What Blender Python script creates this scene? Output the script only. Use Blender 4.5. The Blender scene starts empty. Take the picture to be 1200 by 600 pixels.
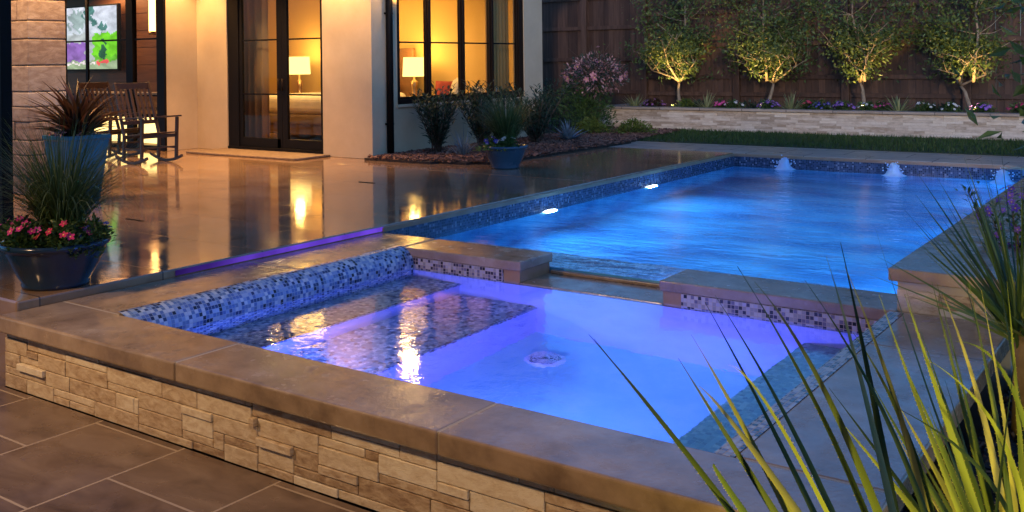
import bpy, math, random
from mathutils import Vector, Matrix
R = random.Random(7)
sc = bpy.context.scene
COL = sc.collection
PI = math.pi

# ------------------------------------------------------------------ camera
YAW = math.radians(35.1); F = 1163.0; HC = 1.45; H0 = 72.25; ROLL = -0.0118
cam = bpy.data.cameras.new('camera'); co = bpy.data.objects.new('camera', cam); COL.objects.link(co)
cam.sensor_width = 36; cam.lens = 36 * F / 1200; cam.clip_end = 500; cam.clip_start = .05
# the optical axis sits at image row H0; image is rolled about it
cam.shift_y = -(300 - H0) / 1200 * 1.0
co.matrix_world = Matrix.Translation((0, 0, HC)) @ Matrix.Rotation(YAW, 4, 'Z') @ Matrix.Rotation(PI/2, 4, 'X') @ Matrix.Rotation(ROLL, 4, 'Z')
sc.camera = co
FW = (-math.sin(YAW), math.cos(YAW)); RT = (math.cos(YAW), math.sin(YAW))

# ------------------------------------------------------------------ materials
def newmat(name):
    m = bpy.data.materials.new(name); m.use_nodes = True
    nt = m.node_tree
    b = nt.nodes['Principled BSDF']
    return m, nt, b
def N(nt, typ, **kw):
    n = nt.nodes.new(typ)
    for k, v in kw.items():
        if k.startswith('i_'):
            key = k[2:].replace('_', ' ')
            n.inputs[int(key) if key.isdigit() else key].default_value = v
        else: setattr(n, k, v)
    return n
def L(nt, a, b): nt.links.new(a, b)
def c4(c): return (c[0], c[1], c[2], 1)
def ramp(nt, stops, interp='LINEAR'):
    r = nt.nodes.new('ShaderNodeValToRGB'); r.color_ramp.interpolation = interp
    e = r.color_ramp.elements
    while len(e) < len(stops): e.new(0.5)
    for i, (p, c) in enumerate(stops): e[i].position = p; e[i].color = c4(c)
    return r
def plain(name, c, rough=.5, metal=0, coat=0, emis=None, es=0):
    m, nt, b = newmat(name)
    if max(c) < .03: b.inputs['Specular IOR Level'].default_value = .12
    b.inputs['Base Color'].default_value = c4(c); b.inputs['Roughness'].default_value = rough; b.inputs['Metallic'].default_value = metal
    b.inputs['Coat Weight'].default_value = coat
    if emis: b.inputs['Emission Color'].default_value = c4(emis); b.inputs['Emission Strength'].default_value = es
    return m
def noisy(name, stops, scale=4, detail=6, rough=(.3, .6), bump=.2, bscale=60, bdist=.002, stretch=(1, 1, 1), coord='Object', metal=0, rscale=None):
    m, nt, b = newmat(name)
    tc = N(nt, 'ShaderNodeTexCoord'); mp = N(nt, 'ShaderNodeMapping'); mp.inputs['Scale'].default_value = stretch
    L(nt, tc.outputs[coord], mp.inputs[0])
    n1 = N(nt, 'ShaderNodeTexNoise', i_Scale=scale, i_Detail=detail, i_Roughness=.62); L(nt, mp.outputs[0], n1.inputs[0])
    r = ramp(nt, stops); L(nt, n1.outputs[0], r.inputs[0]); L(nt, r.outputs[0], b.inputs['Base Color'])
    n2 = N(nt, 'ShaderNodeTexNoise', i_Scale=rscale or scale * 2.3, i_Detail=4); L(nt, mp.outputs[0], n2.inputs[0])
    mr = N(nt, 'ShaderNodeMapRange'); mr.inputs[1].default_value = .3; mr.inputs[2].default_value = .7
    mr.inputs[3].default_value = rough[0]; mr.inputs[4].default_value = rough[1]
    L(nt, n2.outputs[0], mr.inputs[0]); L(nt, mr.outputs[0], b.inputs['Roughness'])
    n3 = N(nt, 'ShaderNodeTexNoise', i_Scale=bscale, i_Detail=5); L(nt, mp.outputs[0], n3.inputs[0])
    bp = N(nt, 'ShaderNodeBump', i_Strength=bump, i_Distance=bdist); L(nt, n3.outputs[0], bp.inputs['Height']); L(nt, bp.outputs[0], b.inputs['Normal'])
    b.inputs['Metallic'].default_value = metal
    return m
def stone_var(name, stops, rough=.6, scale=9, tint=.35, pits=True):
    """stone whose pieces differ by the face attribute rnd"""
    m, nt, b = newmat(name)
    tc = N(nt, 'ShaderNodeTexCoord'); at = N(nt, 'ShaderNodeAttribute', attribute_name='rnd')
    add = N(nt, 'ShaderNodeVectorMath', operation='ADD'); L(nt, tc.outputs['Object'], add.inputs[0])
    sc3 = N(nt, 'ShaderNodeVectorMath', operation='SCALE'); sc3.inputs['Scale'].default_value = 13; 
    L(nt, at.outputs['Vector'], sc3.inputs[0]); L(nt, sc3.outputs[0], add.inputs[1])
    mp = N(nt, 'ShaderNodeMapping'); mp.inputs['Scale'].default_value = (1, 1, 2.5); L(nt, add.outputs[0], mp.inputs[0])
    n1 = N(nt, 'ShaderNodeTexNoise', i_Scale=scale, i_Detail=8, i_Roughness=.65, i_Distortion=.6); L(nt, mp.outputs[0], n1.inputs[0])
    m1 = N(nt, 'ShaderNodeMath', operation='MULTIPLY_ADD'); L(nt, at.outputs['Fac'], m1.inputs[0]); m1.inputs[1].default_value = tint
    m2 = N(nt, 'ShaderNodeMath', operation='SUBTRACT'); L(nt, n1.outputs[0], m2.inputs[0]); m2.inputs[1].default_value = tint / 2
    L(nt, m2.outputs[0], m1.inputs[2])
    r = ramp(nt, stops); L(nt, m1.outputs[0], r.inputs[0])
    v = N(nt, 'ShaderNodeTexNoise', i_Scale=scale * 7, i_Detail=3, i_Roughness=.7); L(nt, mp.outputs[0], v.inputs[0])
    pr = ramp(nt, [(0, (.25, .2, .16)), (.3, (.35, .3, .25)), (.37, (1, 1, 1))]); L(nt, v.outputs[0], pr.inputs[0])
    mx = N(nt, 'ShaderNodeMix', data_type='RGBA', blend_type='MULTIPLY'); mx.inputs[0].default_value = .8 if pits else .2
    L(nt, r.outputs[0], mx.inputs[6]); L(nt, pr.outputs[0], mx.inputs[7]); L(nt, mx.outputs[2], b.inputs['Base Color'])
    b.inputs['Roughness'].default_value = rough
    bp = N(nt, 'ShaderNodeBump', i_Strength=.6, i_Distance=.006); L(nt, v.outputs[0], bp.inputs['Height']); L(nt, bp.outputs[0], b.inputs['Normal'])
    return m
def tiles(name, tw, th, ox, oy, stops, joint, jw=.006, rough=(.1, .3), offset=.5, scale=1.6, swap=False, bump=.25, darkj=1.0, spec=.5, wob=.0):
    """large paving slabs in world metres (Object coords of unmoved meshes)"""
    m, nt, b = newmat(name)
    tc = N(nt, 'ShaderNodeTexCoord'); mp = N(nt, 'ShaderNodeMapping')
    mp.inputs['Location'].default_value = (ox, oy, 0)
    if swap: mp.inputs['Rotation'].default_value = (0, 0, PI/2)
    L(nt, tc.outputs['Object'], mp.inputs[0])
    br = N(nt, 'ShaderNodeTexBrick', offset=offset, squash=1.0)
    br.inputs['Scale'].default_value = 1; br.inputs['Brick Width'].default_value = tw; br.inputs['Row Height'].default_value = th
    br.inputs['Mortar Size'].default_value = jw; br.inputs['Mortar Smooth'].default_value = .1; br.inputs['Bias'].default_value = 0
    br.inputs['Color1'].default_value = (0, 0, 0, 1); br.inputs['Color2'].default_value = (1, 1, 1, 1); br.inputs['Mortar'].default_value = (.5, .5, .5, 1)
    L(nt, mp.outputs[0], br.inputs[0])
    n1 = N(nt, 'ShaderNodeTexNoise', i_Scale=scale, i_Detail=9, i_Roughness=.62, i_Distortion=.7); 
    mp2 = N(nt, 'ShaderNodeMapping'); mp2.inputs['Scale'].default_value = (1, 1.9, 1); L(nt, tc.outputs['Object'], mp2.inputs[0])
    ad = N(nt, 'ShaderNodeVectorMath', operation='MULTIPLY_ADD'); L(nt, br.outputs['Color'], ad.inputs[0]); ad.inputs[1].default_value = (7, 3, 5); L(nt, mp2.outputs[0], ad.inputs[2])
    L(nt, ad.outputs[0], n1.inputs[0])
    bw = N(nt, 'ShaderNodeMath', operation='MULTIPLY_ADD'); L(nt, br.outputs['Color'], bw.inputs[0]); bw.inputs[1].default_value = .16; L(nt, n1.outputs[0], bw.inputs[2])
    r = ramp(nt, stops); L(nt, bw.outputs[0], r.inputs[0])
    mx = N(nt, 'ShaderNodeMix', data_type='RGBA'); L(nt, br.outputs['Fac'], mx.inputs[0]); L(nt, r.outputs[0], mx.inputs[6]); mx.inputs[7].default_value = c4(joint)
    L(nt, mx.outputs[2], b.inputs['Base Color'])
    n2 = N(nt, 'ShaderNodeTexNoise', i_Scale=2.1, i_Detail=5, i_Roughness=.6); L(nt, tc.outputs['Object'], n2.inputs[0])
    mr = N(nt, 'ShaderNodeMapRange'); mr.inputs[1].default_value = .32; mr.inputs[2].default_value = .68
    mr.inputs[3].default_value = rough[0]; mr.inputs[4].default_value = rough[1]; L(nt, n2.outputs[0], mr.inputs[0])
    mj = N(nt, 'ShaderNodeMath', operation='MULTIPLY_ADD'); L(nt, br.outputs['Fac'], mj.inputs[0]); mj.inputs[1].default_value = .4 * darkj; L(nt, mr.outputs[0], mj.inputs[2])
    L(nt, mj.outputs[0], b.inputs['Roughness'])
    b.inputs['Specular IOR Level'].default_value = spec
    n3 = N(nt, 'ShaderNodeTexNoise', i_Scale=5, i_Detail=6, i_Roughness=.55); L(nt, mp2.outputs[0], n3.inputs[0])
    hj = N(nt, 'ShaderNodeMath', operation='MULTIPLY_ADD'); L(nt, br.outputs['Fac'], hj.inputs[0]); hj.inputs[1].default_value = -.7; L(nt, n3.outputs[0], hj.inputs[2])
    bp = N(nt, 'ShaderNodeBump', i_Strength=bump, i_Distance=.004); L(nt, hj.outputs[0], bp.inputs['Height']); L(nt, bp.outputs[0], b.inputs['Normal'])
    return m
def mosaic(name, stops, size=.024, rough=.15, grout=(.45, .45, .45), gw=.09, bump=.5, contrast=0):
    m, nt, b = newmat(name)
    uv = N(nt, 'ShaderNodeUVMap'); uv.uv_map = 'uv'
    s = N(nt, 'ShaderNodeVectorMath', operation='SCALE'); s.inputs['Scale'].default_value = 1 / size; L(nt, uv.outputs[0], s.inputs[0])
    fl = N(nt, 'ShaderNodeVectorMath', operation='FLOOR'); L(nt, s.outputs[0], fl.inputs[0])
    wn = N(nt, 'ShaderNodeTexWhiteNoise', noise_dimensions='3D'); L(nt, fl.outputs[0], wn.inputs[0])
    r = ramp(nt, stops, 'CONSTANT'); L(nt, wn.outputs['Value'], r.inputs[0])
    fr = N(nt, 'ShaderNodeVectorMath', operation='FRACTION'); L(nt, s.outputs[0], fr.inputs[0])
    sb = N(nt, 'ShaderNodeVectorMath', operation='SUBTRACT'); L(nt, fr.outputs[0], sb.inputs[0]); sb.inputs[1].default_value = (.5, .5, .5)
    ab = N(nt, 'ShaderNodeVectorMath', operation='ABSOLUTE'); L(nt, sb.outputs[0], ab.inputs[0])
    sx = N(nt, 'ShaderNodeSeparateXYZ'); L(nt, ab.outputs[0], sx.inputs[0])
    mxm = N(nt, 'ShaderNodeMath', operation='MAXIMUM'); L(nt, sx.outputs[0], mxm.inputs[0]); L(nt, sx.outputs[1], mxm.inputs[1])
    mr = N(nt, 'ShaderNodeMapRange'); mr.inputs[1].default_value = .5 - gw; mr.inputs[2].default_value = .5 - gw * .5; L(nt, mxm.outputs[0], mr.inputs[0])
    mx = N(nt, 'ShaderNodeMix', data_type='RGBA'); L(nt, mr.outputs[0], mx.inputs[0]); L(nt, r.outputs[0], mx.inputs[6]); mx.inputs[7].default_value = c4(grout)
    L(nt, mx.outputs[2], b.inputs['Base Color'])
    rr = N(nt, 'ShaderNodeMath', operation='MULTIPLY_ADD'); L(nt, mr.outputs[0], rr.inputs[0]); rr.inputs[1].default_value = .5; rr.inputs[2].default_value = rough; L(nt, rr.outputs[0], b.inputs['Roughness'])
    h = N(nt, 'ShaderNodeMath', operation='MULTIPLY_ADD'); L(nt, mr.outputs[0], h.inputs[0]); h.inputs[1].default_value = -1; L(nt, wn.outputs['Value'], h.inputs[2])
    bp = N(nt, 'ShaderNodeBump', i_Strength=bump, i_Distance=.0015); L(nt, h.outputs[0], bp.inputs['Height']); L(nt, bp.outputs[0], b.inputs['Normal'])
    return m
def leafmat(name, stops, rough=.45, trans=.3, spec=.4):
    m, nt, b = newmat(name)
    at = N(nt, 'ShaderNodeAttribute', attribute_name='rnd'); r = ramp(nt, stops); L(nt, at.outputs['Fac'], r.inputs[0])
    L(nt, r.outputs[0], b.inputs['Base Color']); b.inputs['Roughness'].default_value = rough; b.inputs['Specular IOR Level'].default_value = spec
    if trans:
        t = N(nt, 'ShaderNodeBsdfTranslucent'); L(nt, r.outputs[0], t.inputs[0]); mx = N(nt, 'ShaderNodeMixShader'); mx.inputs[0].default_value = trans
        L(nt, b.outputs[0], mx.inputs[1]); L(nt, t.outputs[0], mx.inputs[2]); L(nt, mx.outputs[0], nt.nodes['Material Output'].inputs[0])
    return m
def emitmat(name, c, s):
    m, nt, b = newmat(name); e = N(nt, 'ShaderNodeEmission'); e.inputs[0].default_value = c4(c); e.inputs[1].default_value = s
    L(nt, e.outputs[0], nt.nodes['Material Output'].inputs[0]); return m
def water(name, scale, bump, dist, tint=(1, 1, 1), rough=0.0, stretch=(1, 1, 1)):
    m, nt, b = newmat(name)
    b.inputs['Base Color'].default_value = c4(tint); b.inputs['Roughness'].default_value = rough
    b.inputs['Transmission Weight'].default_value = 1; b.inputs['IOR'].default_value = 1.33
    tc = N(nt, 'ShaderNodeTexCoord'); mp = N(nt, 'ShaderNodeMapping'); mp.inputs['Scale'].default_value = stretch; L(nt, tc.outputs['Object'], mp.inputs[0])
    n = N(nt, 'ShaderNodeTexNoise', i_Scale=scale, i_Detail=4, i_Roughness=.55); L(nt, mp.outputs[0], n.inputs[0])
    bp = N(nt, 'ShaderNodeBump', i_Strength=bump, i_Distance=dist); L(nt, n.outputs[0], bp.inputs['Height']); L(nt, bp.outputs[0], b.inputs['Normal'])
    return m
def glassmat(name, tint=(.95, .95, .92), refl=1.0):
    m, nt, b = newmat(name)
    t = N(nt, 'ShaderNodeBsdfTransparent'); t.inputs[0].default_value = c4(tint); g = N(nt, 'ShaderNodeBsdfGlossy'); g.inputs['Roughness'].default_value = .01
    fr = N(nt, 'ShaderNodeFresnel'); fr.inputs[0].default_value = 1.5; mx = N(nt, 'ShaderNodeMixShader')
    mm = N(nt, 'ShaderNodeMath', operation='MULTIPLY'); L(nt, fr.outputs[0], mm.inputs[0]); mm.inputs[1].default_value = refl
    L(nt, mm.outputs[0], mx.inputs[0]); L(nt, t.outputs[0], mx.inputs[1]); L(nt, g.outputs[0], mx.inputs[2]); L(nt, mx.outputs[0], nt.nodes['Material Output'].inputs[0])
    return m

M = {}
M['coping'] = noisy('brown_limestone', [(.28, (.14, .095, .065)), (.42, (.25, .175, .115)), (.55, (.32, .23, .155)), (.68, (.39, .295, .21)), (.78, (.46, .37, .28))], scale=3.4, detail=14, rough=(.10, .32), bump=.5, bscale=55, bdist=.0025)
M['coping_side'] = noisy('cut_limestone', [(.3, (.26, .15, .085)), (.7, (.36, .22, .13))], scale=5, rough=(.5, .7), bump=.3, bscale=70)
M['dark_core'] = plain('joint_shadow_core', (.035,.025,.018), .9)  # near-black colour stands in for shadow lines between ledge stones
M['grout'] = plain('pale_grout', (.42, .36, .28), .8)
M['terrace'] = tiles('terrace_tile', .78, .715, 0, 0, [(.3, (.05, .034, .026)), (.45, (.10, .066, .048)), (.58, (.15, .10, .07)), (.8, (.22, .155, .11))], (.36, .28, .20), jw=.007, rough=(.18, .42), scale=2.6, swap=True, bump=.35)
M['patio'] = tiles('wet_patio_stone', 1.4, .9, .3, .2, [(.3, (.17, .10, .06)), (.55, (.26, .165, .10)), (.85, (.36, .25, .16))], (.07, .05, .04), jw=.006, rough=(.03, .13), scale=1.3, bump=.17, darkj=.3, spec=1.0)
M['deck_pale'] = tiles('pale_deck_stone', .9, .6, 0, 0, [(.3, (.28, .21, .16)), (.8, (.46, .38, .31))], (.12, .1, .09), jw=.008, rough=(.25, .5), bump=.2)
M['travertine'] = stone_var('travertine_ledge', [(.2, (.26, .16, .09)), (.38, (.47, .34, .22)), (.55, (.62, .50, .36)), (.75, (.76, .67, .53))], tint=.42, scale=14)
M['ledgestone'] = stone_var('pale_ledgestone', [(.25, (.40, .31, .23)), (.5, (.62, .52, .42)), (.8, (.76, .68, .58))], tint=.5, scale=6)
M['limestone_block'] = stone_var('rough_limestone_block', [(.25, (.25, .18, .12)), (.5, (.42, .34, .25)), (.8, (.56, .48, .38))], tint=.4, scale=7)
blues = [(0, (.03, .05, .13)), (.16, (.10, .17, .36)), (.34, (.22, .32, .52)), (.52, (.33, .42, .56)), (.68, (.13, .2, .33)), (.8, (.5, .56, .62)), (.93, (.015, .02, .04))]
M['mosaic_blue'] = mosaic('blue_glass_mosaic', blues, size=.026, grout=(.3, .36, .45), gw=.07)
M['mosaic_mix'] = mosaic('mixed_glass_mosaic', [(0, (.04, .035, .06)), (.18, (.30, .28, .27)), (.42, (.48, .44, .40)), (.6, (.16, .14, .2)), (.75, (.40, .38, .42)), (.9, (.02, .02, .03))], size=.026, grout=(.42, .34, .27), gw=.09)
M['mosaic_step'] = mosaic('step_mosaic', [(0, (.10, .14, .2)), (.13, (.3, .4, .48)), (.4, (.5, .62, .66)), (.65, (.24, .34, .42)), (.82, (.72, .8, .8))], size=.032, grout=(.28, .34, .4), gw=.09, rough=.3)
M['mosaic_pool'] = mosaic('pool_line_mosaic', [(0, (.02, .03, .06)), (.4, (.05, .07, .13)), (.7, (.07, .09, .15)), (.9, (.2, .22, .28))], size=.026, grout=(.08, .10, .15), gw=.08)
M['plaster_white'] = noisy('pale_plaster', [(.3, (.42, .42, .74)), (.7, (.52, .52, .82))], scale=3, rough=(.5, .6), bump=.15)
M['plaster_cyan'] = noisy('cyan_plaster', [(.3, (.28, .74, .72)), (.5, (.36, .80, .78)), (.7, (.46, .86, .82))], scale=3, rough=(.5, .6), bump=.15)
M['plaster_pool'] = noisy('blue_pool_plaster', [(.36, (.02, .16, .34)), (.5, (.07, .34, .54)), (.64, (.20, .54, .70))], scale=1.1, detail=5, rough=(.5, .6), bump=.15, stretch=(.6, 1.5, 1))
M['bench_teal'] = mosaic('teal_mosaic', [(0, (.10, .30, .36)), (.4, (.16, .40, .46)), (.7, (.24, .5, .54)), (.9, (.06, .2, .26))], size=.03, grout=(.2, .4, .44), gw=.08, rough=.3)
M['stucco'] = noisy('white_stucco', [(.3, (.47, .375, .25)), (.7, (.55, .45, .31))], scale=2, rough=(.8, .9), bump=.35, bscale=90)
M['bronze'] = plain('dark_bronze_metal', (.006, .005, .005), .55, 0)
M['bronze2'] = plain('brown_bronze_metal', (.016, .009, .006), .5, 0)
M['glass'] = glassmat('window_glass', (.95,.95,.92), .6)
M['glass_dark'] = glassmat('tinted_window_glass', (.72, .66, .6), .22)
M['fence'] = None
def woodmat(name, stops, sx=(9, 9, .7), rough=(.6, .8)):
    m, nt, b = newmat(name)
    tc = N(nt, 'ShaderNodeTexCoord'); at = N(nt, 'ShaderNodeAttribute', attribute_name='rnd')
    s3 = N(nt, 'ShaderNodeVectorMath', operation='SCALE'); s3.inputs['Scale'].default_value = 20; L(nt, at.outputs['Vector'], s3.inputs[0])
    mp = N(nt, 'ShaderNodeMapping'); mp.inputs['Scale'].default_value = sx; L(nt, tc.outputs['Object'], mp.inputs[0])
    ad = N(nt, 'ShaderNodeVectorMath', operation='ADD'); L(nt, mp.outputs[0], ad.inputs[0]); L(nt, s3.outputs[0], ad.inputs[1])
    n = N(nt, 'ShaderNodeTexNoise', i_Scale=1.6, i_Detail=8, i_Roughness=.6, i_Distortion=.4); L(nt, ad.outputs[0], n.inputs[0])
    mm = N(nt, 'ShaderNodeMath', operation='MULTIPLY_ADD'); L(nt, at.outputs['Fac'], mm.inputs[0]); mm.inputs[1].default_value = .3
    m2 = N(nt, 'ShaderNodeMath', operation='SUBTRACT'); L(nt, n.outputs[0], m2.inputs[0]); m2.inputs[1].default_value = .12; L(nt, m2.outputs[0], mm.inputs[2])
    r = ramp(nt, stops); L(nt, mm.outputs[0], r.inputs[0]); L(nt, r.outputs[0], b.inputs['Base Color'])
    b.inputs['Roughness'].default_value = rough[0]
    bp = N(nt, 'ShaderNodeBump', i_Strength=.4, i_Distance=.004); L(nt, n.outputs[0], bp.inputs['Height']); L(nt, bp.outputs[0], b.inputs['Normal'])
    return m
M['fence'] = woodmat('stained_fence_wood', [(.2, (.030, .015, .010)), (.5, (.066, .034, .023)), (.8, (.125, .070, .048))])
M['chairwood'] = woodmat('dark_chair_wood', [(.2, (.010, .004, .003)), (.8, (.03, .012, .008))], rough=(.35, .4))
M['panelwood'] = woodmat('brown_panel_wood', [(.2, (.10, .045, .02)), (.8, (.24, .12, .06))], sx=(.6, .6, 7), rough=(.4, .5))
M['bark'] = noisy('pale_bark', [(.3, (.20, .15, .10)), (.7, (.38, .30, .22))], scale=12, rough=(.7, .9), bump=.5, bscale=40, bdist=.01, stretch=(1, 1, .3))
M['bark_dark'] = noisy('dark_bark', [(.3, (.07, .045, .03)), (.7, (.15, .10, .07))], scale=12, rough=(.7, .9), bump=.5, bscale=40, bdist=.01)
M['soil'] = noisy('dark_soil', [(.3, (.018, .012, .009)), (.7, (.045, .03, .022))], scale=9, rough=(.85, .95), bump=.8, bscale=25, bdist=.02)
M['mulch'] = leafmat('red_bark_mulch', [(0, (.05, .025, .018)), (.5, (.14, .065, .045)), (1, (.27, .15, .11))], rough=.8, trans=0)
M['mulch_dark'] = leafmat('dark_bark_mulch', [(0, (.015, .01, .008)), (.6, (.04, .025, .018)), (1, (.10, .065, .05))], rough=.8, trans=0)
M['grass'] = leafmat('lawn_blade', [(0, (.02, .05, .01)), (.6, (.045, .10, .02)), (1, (.09, .15, .035))])
M['lawn'] = noisy('lawn_base', [(.3, (.02, .035, .012)), (.7, (.04, .06, .02))], scale=12, rough=(.8, .9))
M['leaf_tree'] = leafmat('privet_leaf', [(0, (.05, .085, .025)), (.6, (.10, .155, .045)), (1, (.19, .24, .07))], rough=.4)
M['leaf_dark'] = leafmat('dark_glossy_leaf', [(0, (.018, .035, .022)), (.6, (.035, .07, .045)), (1, (.07, .12, .08))], rough=.4)
M['leaf_blue'] = leafmat('blue_grey_leaf', [(0, (.10, .15, .19)), (1, (.22, .30, .37))], rough=.5)
M['leaf_lime'] = leafmat('lime_leaf', [(0, (.08, .12, .02)), (.6, (.15, .21, .04)), (1, (.25, .30, .07))], rough=.5)
M['leaf_mid'] = leafmat('mid_green_leaf', [(0, (.03, .07, .02)), (.6, (.06, .12, .03)), (1, (.12, .19, .05))], rough=.45)
M['leaf_red'] = leafmat('burgundy_leaf', [(0, (.015, .012, .009)), (.5, (.035, .02, .014)), (1, (.08, .035, .024))], rough=.4)
M['leaf_bronze'] = leafmat('bronze_pink_leaf', [(0, (.10, .05, .05)), (.4, (.34, .17, .16)), (.8, (.6, .34, .34)), (1, (.75, .5, .48))], rough=.5)
M['blade'] = leafmat('ornamental_grass_blade', [(0, (.03, .06, .02)), (.6, (.07, .12, .035)), (1, (.16, .2, .07))], rough=.45)
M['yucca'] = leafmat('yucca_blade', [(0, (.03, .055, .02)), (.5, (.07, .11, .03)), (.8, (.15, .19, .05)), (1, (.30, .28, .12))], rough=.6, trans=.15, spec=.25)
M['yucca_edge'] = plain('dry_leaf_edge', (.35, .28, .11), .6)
M['yucca_pale'] = leafmat('striped_yucca_blade', [(0, (.15, .2, .08)), (1, (.42, .44, .22))], rough=.5)
for k, c0, c1 in (('pink', (.45, .01, .16), (.85, .10, .40)), ('red', (.45, .01, .09), (.8, .05, .2)), ('violet', (.12, .04, .35), (.35, .16, .62)), ('blue', (.03, .03, .25), (.09, .08, .5)), ('white', (.6, .6, .6), (.85, .85, .85)), ('purple', (.10, .02, .14), (.28, .08, .33)), ('rose', (.5, .16, .22), (.75, .36, .4))):
    M['f_' + k] = leafmat(k + '_petal', [(0, c0), (1, c1)], rough=.55, trans=.25)
M['f_eye'] = plain('flower_eye', (.8, .6, .1), .6)
M['ceramic_navy'] = noisy('navy_glaze', [(.3, (.006, .018, .045)), (.7, (.012, .035, .08))], scale=3, rough=(.08, .22), bump=.1, bscale=14, bdist=.003)
M['ceramic_teal'] = noisy('teal_glaze', [(.3, (.015, .12, .20)), (.7, (.03, .19, .30))], scale=5, rough=(.25, .45), bump=.2, bscale=40)
M['ceramic_blue'] = noisy('blue_glaze', [(.3, (.02, .05, .09)), (.7, (.04, .09, .15))], scale=3, rough=(.12, .3), bump=.1, bscale=14)
M['int_wall'] = plain('warm_wall_paint', (.58, .40, .16), .8)
M['int_floor'] = noisy('interior_floor', [(.3, (.16, .09, .05)), (.7, (.25, .15, .09))], scale=3, rough=(.3, .5))
M['curtain'] = plain('linen_curtain', (.50, .32, .13), .85)
M['linen'] = noisy('white_bedding', [(.3, (.55, .52, .45)), (.7, (.66, .62, .55))], scale=5, rough=(.8, .9), bump=.3, bscale=9, bdist=.02)
M['blanket'] = noisy('taupe_blanket', [(.3, (.16, .11, .07)), (.7, (.22, .16, .10))], scale=7, rough=(.9, .95), bump=.4, bscale=80)
M['redcloth'] = noisy('red_cushion_cloth', [(.3, (.25, .03, .03)), (.7, (.36, .05, .05))], scale=9, rough=(.8, .9))
M['shade'] = emitmat('lit_lamp_shade', (1, .62, .17), 1.25)
M['brass'] = plain('brass_metal', (.55, .36, .16), .3, .9)
M['black'] = plain('black_plastic', (.01, .01, .01), .35)
M['steel'] = plain('brushed_steel', (.5, .5, .52), .35, .9)
M['roof'] = noisy('dark_roof', [(.3, (.05, .045, .045)), (.7, (.08, .07, .07))], scale=8, rough=(.8, .9))
M['soffit'] = woodmat('soffit_wood', [(.2, (.10, .06, .035)), (.8, (.22, .13, .075))], sx=(6, .6, 6))
M['pool_water'] = water('pool_water_surface', 2.6, .5, .035, (.8, .93, 1), .04, (1, 1.8, 1))
M['spa_water'] = water('spa_water_surface', 7.0, .35, .008, (.88, .93, 1), .015)
M['flame'] = emitmat('flame', (1, .55, .16), 30)
M['threshold'] = noisy('rough_stone_threshold', [(.3, (.13, .09, .06)), (.7, (.24, .17, .12))], scale=14, rough=(.6, .8), bump=.5, bscale=50, bdist=.004)

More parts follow.
